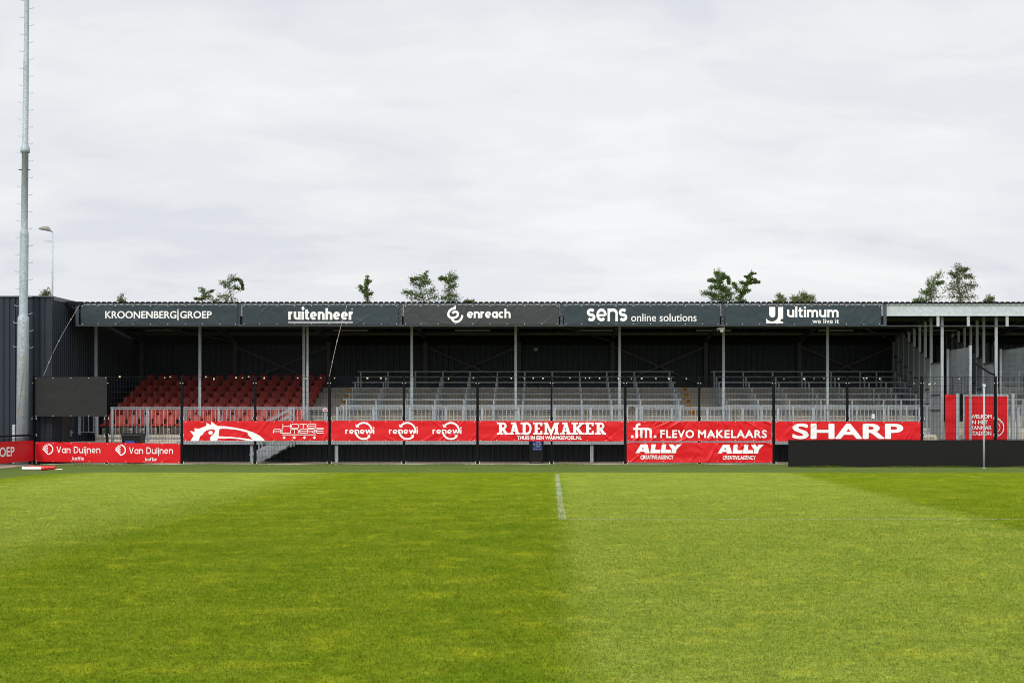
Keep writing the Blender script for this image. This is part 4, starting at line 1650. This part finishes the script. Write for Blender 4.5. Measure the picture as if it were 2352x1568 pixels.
# cable box strapped to the foot and a tan strap
mb = MB()
mb.box(xm - .30, xm - .205, YM - .06, YM + .06, .05, 1.36)
mb.box(xm - .285, xm - .215, YM - .065, YM - .061, .08, 1.32)
mb.build('cable_duct', M['galv'], ms)
p0, p1, p2 = q('c1', 182, 668), q('c1', 150, 940), q('c1', 122, 1160)
yy = YM - .22
o = MB().tube([(X(p0[0], yy), YM - .20, Z(p0[1], yy)), (X(p1[0], yy), YM - .21, Z(p1[1], yy)), (X(p2[0], yy), YM - .19, Z(p2[1], yy))], .014, 6).build('strap', M['wood'], None, (xm, YM - .2, Z(p2[1], yy)))
tag(o, 'thin tan strap hanging down the foot of the mast', 'strap')

# ------------------------------------------------------------------ street lamp beyond the building
YT = 66.0
xl = X(119.5, YT)
sl_ = thing('street_lamp', 'slim grey street lamp with a cobra-head luminaire rising beyond the dark building', 'street lamp', (xl, YT, 0))
zt = Z(533, YT)
mb = MB()
mb.lathe((xl, YT, 0), [(.09, 0), (.075, 1.2), (.055, 1.25), (.038, zt - 2.6), (.028, zt)], 12, (.0028, 0))
mb.build('pole', M['galv'], sl_, smooth=True)
xt = xl + .0028 * zt
mb = MB()
# shell: lofted sections from tail to nose
sec = []
for t, wy, z0, z1 in ((0, .03, -.02, .03), (.08, .06, .02, .13), (.2, .13, .055, .30), (.33, .15, .085, .335), (.5, .14, .115, .31), (.66, .08, .145, .25), (.72, .03, .18, .22)):
    sec.append((t, wy, z0, z1))
ring = []
for t, wy, z0, z1 in sec:
    for i in range(12):
        a = 2 * math.pi * i / 12
        zz = (z0 + (z1 - z0) * max(0, math.sin(a))) if math.sin(a) > 0 else z0 + .012 * math.sin(a)
        ring.append((xt - t * .9, YT + wy * math.cos(a), zt + zz * .85))
fs = []
for k in range(len(sec) - 1):
    for i in range(12):
        fs.append((k * 12 + i, k * 12 + (i + 1) % 12, (k + 1) * 12 + (i + 1) % 12, (k + 1) * 12 + i))
fs += [tuple(range(12)), tuple(range(len(sec) * 12 - 1, len(sec) * 12 - 13, -1))]
mb.add(ring, fs)
mb.build('lamp_head', M['lamp'], sl_, smooth=True)
mb = MB()
za = Z(q('px', 0, 553)[1], YT)
mb.tube([(xt, YT, za), (xt - .38, YT - .01, za + .02), (xt - .28, YT, za - .035), (xt, YT, za - .06)], .018, 6)
mb.build('bracket', M['galv'], sl_)
for k in range(9):
    zz = za - .28 - .24 * k
    xc = xl + .0028 * zz
    MB().bar((xc - .085 if k % 2 else xc + .02, YT, zz), (xc - .02 if k % 2 else xc + .085, YT, zz), .02, n=6).build('climbing_peg', M['galv'], sl_)

# ------------------------------------------------------------------ net over the seated bays, with rope edges
def net():
    ta, tb = (X(183, 50.0), 50.0, 5.54), (X(797, 50.0), 50.0, 5.54)
    ba, bb = (X(100, YF), YF - .01, 3.0), (X(757, YF), YF - .01, 3.0)

    def P(s_, t):
        a = Vector(ba).lerp(Vector(bb), s_)
        b = Vector(ta).lerp(Vector(tb), s_)
        p = a.lerp(b, t)
        p.z -= .10 * math.sin(math.pi * t) * .5
        p.y -= .30 * math.sin(math.pi * t)
        return p
    root = thing('ball_net', 'fine black ball net slanting from the roof edge to the fence before the seats', 'net', (-13, 49.2, 3.0))
    Lw, Lh, cell = 10.0, 3.0, .115
    mb = MB()
    nd_ = int((Lw + Lh) / cell)
    for k in range(nd_):
        for sg in (1, -1):
            c0 = k * cell - (Lh if sg == 1 else 0)
            # strand: u = c0 + sg*v
            pts = []
            for j in range(7):
                v = Lh * j / 6
                u = c0 + sg * v
                pts.append((u, v))
            for a, b in zip(pts[:-1], pts[1:]):
                if min(a[0], b[0]) < 0 or max(a[0], b[0]) > Lw:
                    continue
                mb.bar(P(a[0] / Lw, a[1] / Lh), P(b[0] / Lw, b[1] / Lh),   .0025, n=3, caps=False)
    mb.build('netting', M['net'], root)
    for s_ in (0, 1):
        mb = MB()
        pts = [P(s_, t / 10) for t in range(11)]
        mb.tube(pts, .013, 6)
        mb.build('edge_rope', M['rope'], root)
        mb = MB()
        for t in (2, 5, 8):
            p = pts[t]
            mb.box(p.x - .018, p.x + .018, p.y - .018, p.y + .018, p.z - .02, p.z + .02)
        mb.build('knot', M['rope'], root)


net()
# gathered black net hanging from the passage column
mb = MB()
e = [q('e1', a, b) for a, b in ((548, 335), (640, 395), (700, 438), (778, 472))]
pts = [(X(a, 48.9), 48.9, Z(b, 48.9)) for a, b in e]
for a, b in zip(pts[:-1], pts[1:]):
    mb.bar(a, b, .07, n=8)
e = [q('e1', a, b) for a, b in ((772, 60), (748, 200), (752, 300), (778, 470))]
pts2 = [(X(a, 48.95), 48.95, Z(b, 48.95)) for a, b in e]
mb.tube(pts2, .02, 6)
o = mb.build('gathered_net', M['net'], None, (15.3, 48.9, 2.9))
tag(o, 'rolled black net tied up across the entrance passage above the fence', 'net')

# ------------------------------------------------------------------ small things about the stand
for k, p in enumerate((374, 805, 1086, 1367, 1639, 1920, 2157)):
    a = X(p, 55.2)
    z = roof_z(55.2) - .22
    over = ('over the red seats by the dark side wall', 'over the aisle beside the red seats', 'over the near end of the broad middle terrace', 'over the centre of the broad middle terrace',
            'over the aisle with the orange row plates', 'over the narrower end terrace', 'over the partition by the passage')[k]
    r_ = thing('strip_light', f'unlit strip light under the roof {over}', 'strip light', (a, 55.2, z), 'strip lights under the stand roof')
    MB().box(a - .69, a + .69, 55.15, 55.25, z + .075, z + .11).build('housing', M['lamp'], r_)
    mb = MB()
    mb.prism_x([(55.16, z + .074), (55.17, z + .05), (55.23, z + .05), (55.24, z + .074)][::-1], a - .68, a + .68)
    mb.build('diffuser', M['tube'], r_)
    mb = MB()
    for sx in (-.5, .5):
        mb.box(a + sx - .01, a + sx + .01, 55.19, 55.21, z + .11, roof_z(55.2))
    mb.build('suspension_rod', M['old_steel'], r_)

# white camera under the fascia
a, z = X(1658, 50.25), Z(757, 50.25)
r_ = thing('security_camera', 'white security camera hanging below the fascia at a banner joint', 'camera', (a, 50.25, z))
MB().box(a - .10, a + .10, 50.20, 50.30, z + .0, z + .065).build('mount', M['white'], r_)
MB().lathe((a, 50.25, z - .10), [(.02, 0), (.055, .02), (.07, .06), (.07, .098)], 16).build('dome', M['white'], r_, smooth=True)
MB().bar((a - .18, 50.22, z + .02), (a - .101, 50.22, z + .03), .05, n=8).build('lens_tube', M['white'], r_)

# orange row plates on the risers of both aisles
for side, xr in (('beside the red seats', -8.08), ('between the two standing terraces', 5.47)):
    for r in (4, 5, 6, 7, 8):
        y = T0 + TD * r - .042 if r < 8 else 57.42 - .004
        zc_ = (TZ + TR * r - .105) if r < 8 else 2.70
        pl = MB().box(xr - .085, xr + .085, y - .010, y - .002, zc_ - .065, zc_ + .065).build('row_plate', M['orange'], None, (xr, y, zc_))
        tag(pl, f'small orange plate marked D{r} on the steps {side}', 'sign', 'orange row plates')
        fr = Frame(y - .010)
        dress(fit(font_mesh(f'D{r}', .02), xr - .062, zc_ - .042, xr + .062, zc_ + .042), fr, .003, pl, 'lettering', M['ink'])


def wheelie_bin(xc, y, w, label, sticker):
    d, h = .62, 1.02
    r_ = thing('wheelie_bin', label, 'bin', (xc, y, 0), 'black wheelie bins')
    mb = MB()
    w0, w1 = w * .40, w * .47
    vs = [(xc - w0, y - d * .36, .08), (xc + w0, y - d * .36, .08), (xc + w0, y + d * .36, .08), (xc - w0, y + d * .36, .08),
          (xc - w1, y - d * .48, h - .1), (xc + w1, y - d * .48, h - .1), (xc + w1, y + d * .48, h - .1), (xc - w1, y + d * .48, h - .1)]
    mb.add(vs, [(3, 2, 1, 0), (4, 5, 6, 7), (0, 1, 5, 4), (1, 2, 6, 5), (2, 3, 7, 6), (3, 0, 4, 7)])
    mb.box(xc - w * .49, xc + w * .49, y - d * .5, y + d * .5, h - .099, h - .055)
    mb.build('body', M['bin'], r_)
    mb = MB()
    mb.prism_x([(y - d * .55, h - .053), (y + d * .5, h - .053), (y + d * .45, h - .005), (y, h + .02), (y - d * .5, h - .015)], xc - w * .5, xc + w * .5)
    for k in range(3):
        a = xc - w * .3 + k * w * .3
        mb.box(a - .02, a + .02, y - d * .40, y + d * .3, h + .002, h + .03)
    mb.build('lid', M['bin'], r_)
    mb = MB()
    mb.bar((xc - w * .4, y + d * .58, h - .08), (xc + w * .4, y + d * .58, h - .08), .035, n=8)
    for sx in (-.4, .4):
        mb.box(xc + w * sx - .02, xc + w * sx + .02, y + d * .5, y + d * .58, h - .1, h - .06)
    mb.build('handle', M['bin'], r_)
    for sx in (-1, 1):
        MB().bar((xc + sx * w * .33, y + d * .42, .1), (xc + sx * w * .42, y + d * .42, .1), .2, n=20).build('wheel', M['black'], r_)
    if sticker:
        x0, y0 = q('d4', 825, 368)
        x1, y1 = q('d4', 965, 502)
        ys_ = y - d * .5 - .02
        fr = Frame(ys_)
        u0, u1, v0, v1 = X(x0, ys_), X(x1, ys_), Z(y1, ys_), Z(y0, ys_)
        s_ = MB().box(u0, u1, ys_, ys_ + .015, v0, v1).build('sticker', M['blue'], r_)
        lettering(fr, s_, 'renewi', 'd4', (833, 398, 955, 426), off=.002, heavy=(.24, .95, .15))
        emblem(fr, s_, 'd4', [(arc(908, 411, 34, 148, -14, 20), 8), (arc(908, 411, 34, 186, 316, 20), 8)], off=.0035)
        lettering(fr, s_, '091-521 8101', 'd4', (834, 476, 955, 493), .03, off=.002)
        emblem(fr, s_, 'd4', [([(848 + 14 * k, 459), (856 + 14 * k, 459)], 5) for k in range(7)], off=.002, name='small_print')
    else:
        x0, y0 = q('c1', 905, 1306)
        x1, _ = q('c1', 972, 1306)
        ys_ = y - d * .5 - .012
        MB().box(X(x0, ys_), X(x1, ys_), ys_, ys_ + .01, .50, Z(y0, ys_)).build('sticker', M['blue'], r_)


wheelie_bin(X(306, 49.3), 49.35, .70, 'black wheelie bin standing behind the twice-printed leaf banner', False)
wheelie_bin(X(1232, 49.45), 49.5, .56, 'black wheelie bin with a blue sticker below the slab-serif banner', True)

# thin grey post with a round top at the pitch corner
y = 45.0
a = X(2260, y)
r_ = thing('corner_pole', 'slim grey pole with a round cap standing on the turf before the black board', 'pole', (a, y, 0))
MB().lathe((a, y, -.01), [(.034, 0), (.030, 1.0), (.026, 2.58)], 14, (.0015, 0)).build('shaft', M['galv'], r_, smooth=True)
mb = MB()
mb.bar((a + .004, y - .03, 2.62), (a + .004, y + .03, 2.62), .10, n=20)
mb.build('cap', M['galv_beam'], r_)
MB().lathe((a, y, -.008), [(.06, 0), (.06, .012), (.036, .02)], 16).build('socket', M['galv'], r_)

# foam rolls lying at the corner
def foam_roll(xa, xb, y, dia, white, label):
    cz = dia / 2
    r_ = thing('foam_roll', label, 'foam roll', ((xa + xb) / 2, y, 0), 'foam rolls lying at the pitch corner')
    n = 20
    prof = [(xa, .8), (xa + .02, 1.0), (xb - .02, 1.0), (xb, .85), (xb - .001, .42), (xb - .06, .38)]
    ring, fs = [], []
    for px_, k in prof:
        for i in range(n):
            t = 2 * math.pi * i / n
            ring.append((px_, y + math.cos(t) * dia / 2 * k, cz + math.sin(t) * dia / 2 * k))
    for k in range(len(prof) - 1):
        for i in range(n):
            fs.append((k * n + i, (k + 1) * n + i, (k + 1) * n + (i + 1) % n, k * n + (i + 1) % n))
    fs += [tuple(range(n)), tuple(range(len(prof) * n - 1, (len(prof) - 1) * n - 1, -1))]
    mb = MB()
    mb.add(ring, fs)
    mb.build('roll', M['foam_red'], r_, smooth=True)
    if white:
        mb = MB()
        L = xb - xa
        x0, x1 = xa + .03, xb - L * .155
        ring = []
        for px_ in (x0, x1):
            for i in range(n):
                t = 2 * math.pi * i / n
                ring.append((px_, y + math.cos(t) * (dia / 2 + .003), cz + math.sin(t) * (dia / 2 + .003)))
        mb.add(ring, [(i, n + i, n + (i + 1) % n, (i + 1) % n) for i in range(n)])
        mb.build('wrap', M['foam_white'], r_, smooth=True)


foam_roll(X(49.5, 43.5), X(104, 43.5), 43.5, .105, True, 'white wrapped foam roll with red ends, nearest on the turf')
foam_roll(X(60, 43.63), X(111, 43.63), 43.63, .105, False, 'plain red foam roll lying just behind the white wrapped one')
foam_roll(X(63, 44.1), X(126, 44.1), 44.1, .105, False, 'longer red foam roll lying second from the fence corner')
foam_roll(X(72, 44.24), X(129, 44.24), 44.24, .10, False, 'red foam roll lying farthest back, closest to the fence corner')
mb = MB()
a = X(134, 43.9)
mb.add([(a - .11, 43.86, .006), (a + .12, 43.80, .004), (a + .13, 43.92, .02), (a - .07, 43.98, .012), (a - .11, 43.86, .012), (a + .12, 43.80, .010), (a + .13, 43.92, .026), (a - .07, 43.98, .018)],
       [(3, 2, 1, 0), (4, 5, 6, 7), (0, 1, 5, 4), (1, 2, 6, 5), (2, 3, 7, 6), (3, 0, 4, 7)])
tag(mb.build('paper_scrap', M['white'], None, (a, 43.9, 0)), 'flat white paper scrap lying beside the foam rolls', 'paper')

# ------------------------------------------------------------------ trees beyond the stand
def tree(Y, crop, strokes, m, label, leaf=.072, dens=1.0, willow=False, seed=0):
    """strokes: (points in crop px, radius in crop px): limbs whose leaves show above the roof; a full crown and trunk continue below"""
    rnd = random.Random(seed)
    k = CR[crop][2] / F * Y
    P = lambda p, dy=0.0: Vector((X(q(crop, *p)[0], Y), Y + dy, Z(q(crop, *p)[1], Y)))
    base = P(strokes[0][0][0])
    gx = base.x + rnd.uniform(-.2, .2)
    root = thing('tree', label, 'tree', (gx, Y, 0), 'trees beyond the stand')
    tr, vs, fs = MB(), [], []
    mid = Vector((gx, Y, base.z * .55))
    tr.bar((gx, Y, -.05), mid, .26, n=10, w2=.17)
    tr.bar(mid, base, .17, n=8, w2=.06)

    def leafat(c, size, droop=None):
        if willow:
            d = Vector((rnd.uniform(.1, .8), rnd.uniform(-.5, .5), rnd.uniform(.2, 1.0))).normalized()
            w = size * .18
        else:
            d = Vector((rnd.gauss(0, 1), rnd.gauss(0, 1), rnd.gauss(0, 1))).normalized()
            w = size * .36
        s_ = d.cross(Vector((rnd.gauss(0, 1), rnd.gauss(0, 1), rnd.gauss(0, 1)))).normalized() * w
        n = len(vs)
        vs.extend([tuple(c - d * size * .5), tuple(c + s_), tuple(c + d * size * .5), tuple(c - s_)])
        fs.append((n, n + 1, n + 2, n + 3))

    def limb(p3, r_):
        L = sum((b - a).length for a, b in zip(p3[:-1], p3[1:]))
        d0 = .045
        for i, (a, b) in enumerate(zip(p3[:-1], p3[1:])):
            tr.bar(a, b, max(.012, d0 * (1 - i / len(p3))), n=5, w2=max(.008, d0 * (1 - (i + 1) / len(p3))))
        nclump = max(3, int(L / max(.05, r_) * 10.0 * dens))
        for _ in range(nclump):
            t = rnd.random() ** .85 * (len(p3) - 1)
            i = min(int(t), len(p3) - 2)
            c = p3[i].lerp(p3[i + 1], t - i)
            fade = 1.0 - .35 * t / (len(p3) - 1)
            off = Vector((rnd.gauss(0, .95), rnd.gauss(0, 1.2), rnd.gauss(0, .9))) * r_ * fade
            e = c + off
            tr.bar(c, e, .010, n=3, w2=.005, caps=False)
            for _ in range(int(rnd.uniform(3, 8))):
                leafat(e + Vector((rnd.gauss(0, .38), rnd.gauss(0, .5), rnd.gauss(0, .33))) * min(r_ * 1.2, .22), leaf * rnd.uniform(.6, 1.25))
    for pts, r_ in strokes:
        dy = rnd.uniform(-.5, .5) * r_ * k
        limb([P(p, dy * (i / max(1, len(pts) - 1))) for i, p in enumerate(pts)], r_ * k)
    # the part of the crown that the roof hides from the pitch
    top = base.z - .35
    for _ in range(26):
        z = rnd.uniform(2.6, top)
        ang = rnd.uniform(0, 2 * math.pi)
        rr = rnd.uniform(.5, 1.5)
        a = Vector((gx + (base.x - gx) * z / base.z, Y, z - .3))
        b = a + Vector((math.cos(ang) * rr, math.sin(ang) * rr, rnd.uniform(.1, .55)))
        b.z = min(b.z, top)
        limb([a, a.lerp(b, .5), b], .30)
    tr.build('trunk', M['bark'], root)
    mb = MB()
    mb.v, mb.f = vs, fs
    mb.build('crown', m, root)


TL = M['leaf']
tree(74, 'c1', [([(335, 262), (330, 235), (340, 208)], 16), ([(330, 250), (300, 240)], 14), ([(335, 250), (362, 232)], 14), ([(320, 258), (350, 250)], 22)], TL, 'small leafy tree tip showing over the dark building beside the street lamp', seed=1)
tree(74, 'c1', [([(880, 308), (880, 280), (880, 250)], 14), ([(880, 300), (862, 288)], 10), ([(882, 300), (902, 290)], 11)], TL, 'lone small tree tip just above the roof near the end of the stand', seed=2)
tree(73, 'c1', [([(1570, 310), (1490, 275), (1467, 240), (1464, 205)], 15), ([(1490, 272), (1450, 282), (1412, 280)], 8), ([(1490, 240), (1545, 222)], 8), ([(1540, 295), (1590, 285)], 18), ([(1480, 270), (1530, 260)], 12)], TL, 'thin sparse tree with drooping twigs, shorter of the pair over the first banner joint', dens=.75, seed=3)
tree(72, 'c1', [([(1680, 312), (1672, 260), (1655, 200), (1668, 150), (1692, 115)], 21), ([(1675, 150), (1720, 135), (1750, 160), (1757, 212)], 7), ([(1690, 185), (1735, 215)], 9), ([(1660, 200), (1630, 175), (1600, 160)], 12), ([(1665, 265), (1590, 255)], 16), ([(1680, 290), (1620, 290)], 18)], TL, 'open tree with a curling top branch, taller of the pair over the first banner joint', dens=.85, seed=4)
tree(72, 'c2', [([(985, 310), (980, 230), (978, 180), (988, 118)], 11), ([(978, 255), (948, 215), (928, 188)], 12), ([(985, 250), (1022, 234)], 10), ([(980, 160), (1010, 153)], 8), ([(970, 290), (1000, 285)], 26), ([(975, 215), (955, 225)], 12)], TL, 'slender upright tree standing alone over the diamond-dot banner', seed=5)
tree(72, 'c2', [([(1390, 315), (1385, 250), (1365, 180), (1350, 115)], 26), ([(1370, 190), (1295, 150)], 17), ([(1385, 190), (1412, 88)], 14), ([(1395, 250), (1440, 215), (1472, 210)], 20), ([(1380, 275), (1310, 240), (1250, 228)], 15), ([(1370, 290), (1290, 270)], 22), ([(1400, 170), (1450, 155)], 14), ([(1400, 290), (1500, 262)], 24), ([(1380, 130), (1300, 140)], 9)], TL, 'wide spreading tree over the joint before the swirl banner', dens=1.1, seed=6)
tree(72, 'c2', [([(1582, 315), (1578, 240), (1575, 160), (1590, 97)], 24), ([(1578, 160), (1540, 135), (1506, 130)], 11), ([(1590, 150), (1630, 125)], 14), ([(1590, 250), (1638, 262)], 20), ([(1575, 220), (1545, 225)], 22), ([(1560, 290), (1630, 290)], 26), ([(1585, 200), (1620, 180)], 16), ([(1570, 260), (1530, 280)], 16)], TL, 'dense upright tree close beside the wide spreading one', dens=1.6, seed=7)
tree(76, 'c2', [([(1722, 312), (1722, 290)], 14), ([(1722, 305), (1690, 294)], 8), ([(1722, 305), (1755, 294)], 8)], TL, 'tiny tuft of treetop just over the roof past the dense upright tree', seed=8)
tree(72, 't6', [([(470, 720), (440, 500), (420, 380), (390, 270), (380, 190)], 40), ([(430, 360), (480, 280), (475, 200)], 30), ([(480, 290), (560, 270), (570, 390)], 16), ([(420, 380), (330, 330), (240, 318)], 20), ([(430, 470), (340, 430), (270, 450)], 30),
                 ([(450, 610), (300, 540), (150, 533)], 34), ([(450, 610), (560, 570), (630, 540)], 34), ([(460, 530), (600, 480)], 30), ([(300, 640), (470, 640), (660, 650)], 50), ([(440, 450), (520, 440)], 26), ([(380, 560), (300, 600)], 40)], TL, 'bushy dark tree over the joint before the hook mark banner', dens=1.5, seed=9)
tree(73, 't6', [([(730, 720), (770, 580), (840, 440), (890, 340), (910, 250), (945, 205)], 20), ([(935, 225), (1018, 218)], 7), ([(850, 400), (800, 370), (755, 350)], 22), ([(870, 390), (950, 360), (1075, 357)], 16), ([(870, 360), (930, 320), (1015, 320)], 20), ([(890, 290), (830, 262)], 11),
                 ([(780, 560), (700, 470), (660, 400), (635, 380)], 22), ([(790, 530), (850, 490), (905, 500)], 24), ([(770, 480), (740, 460)], 34), ([(750, 620), (690, 600)], 30), ([(750, 690), (840, 665)], 22), ([(790, 560), (840, 530)], 18)], TL, 'leaning open tree with branches reaching sideways beside the bushy dark one', dens=1.15, seed=10)
tree(78, 't6', [([(1410, 720), (1385, 620), (1400, 555)], 28), ([(1410, 660), (1470, 640), (1500, 660)], 24), ([(1400, 610), (1440, 590)], 18), ([(1400, 690), (1290, 670)], 14)], M['leaf_pale'], 'small pale feathery treetop over the two-line slogan banner', .11, 1.1, True, seed=11)
tree(78, 't6', [([(1780, 720), (1770, 620), (1755, 535)], 45), ([(1780, 650), (1870, 600), (1950, 610)], 32), ([(1770, 650), (1690, 620), (1610, 620)], 32), ([(1790, 600), (1830, 555)], 26), ([(1790, 690), (1960, 680)], 36), ([(1760, 690), (1600, 680)], 36)], M['leaf_pale'], 'rounded pale willow top over the two-line slogan banner', .11, 1.7, True, seed=12)
tree(72, 'c4', [([(1220, 315), (1205, 240), (1215, 180), (1245, 130), (1285, 98)], 22), ([(1235, 175), (1300, 158)], 11), ([(1205, 255), (1150, 222)], 17), ([(1190, 290), (1120, 292), (1085, 300)], 14), ([(1200, 280), (1260, 265)], 30), ([(1205, 170), (1190, 155)], 16), ([(1210, 220), (1250, 210)], 22), ([(1190, 270), (1160, 270)], 26)], TL, 'dark tree leaning towards the gate end, over the bare fascia beam', dens=1.4, seed=13)
tree(74, 'c4', [([(1430, 318), (1410, 220), (1400, 130), (1405, 36)], 22), ([(1405, 120), (1345, 98)], 15), ([(1410, 130), (1460, 110), (1512, 130)], 17), ([(1415, 200), (1470, 180), (1535, 183)], 18), ([(1420, 270), (1530, 268)], 26), ([(1400, 220), (1320, 200)], 26), ([(1405, 270), (1340, 265)], 34), ([(1410, 80), (1480, 62)], 12), ([(1420, 240), (1480, 220)], 26), ([(1410, 170), (1360, 165)], 20)], M['leaf_rust'], 'tallest tree, conical and tinged brown, over the bare fascia beam', dens=1.4, seed=14)
tree(76, 'c4', [([(1632, 315), (1622, 285), (1625, 255)], 13), ([(1625, 300), (1590, 296)], 10), ([(1630, 290), (1668, 266)], 9), ([(1630, 305), (1665, 300)], 10)], M['leaf_rust'], 'small brownish treetop just over the roof beyond the tallest tree', dens=.8, seed=15)
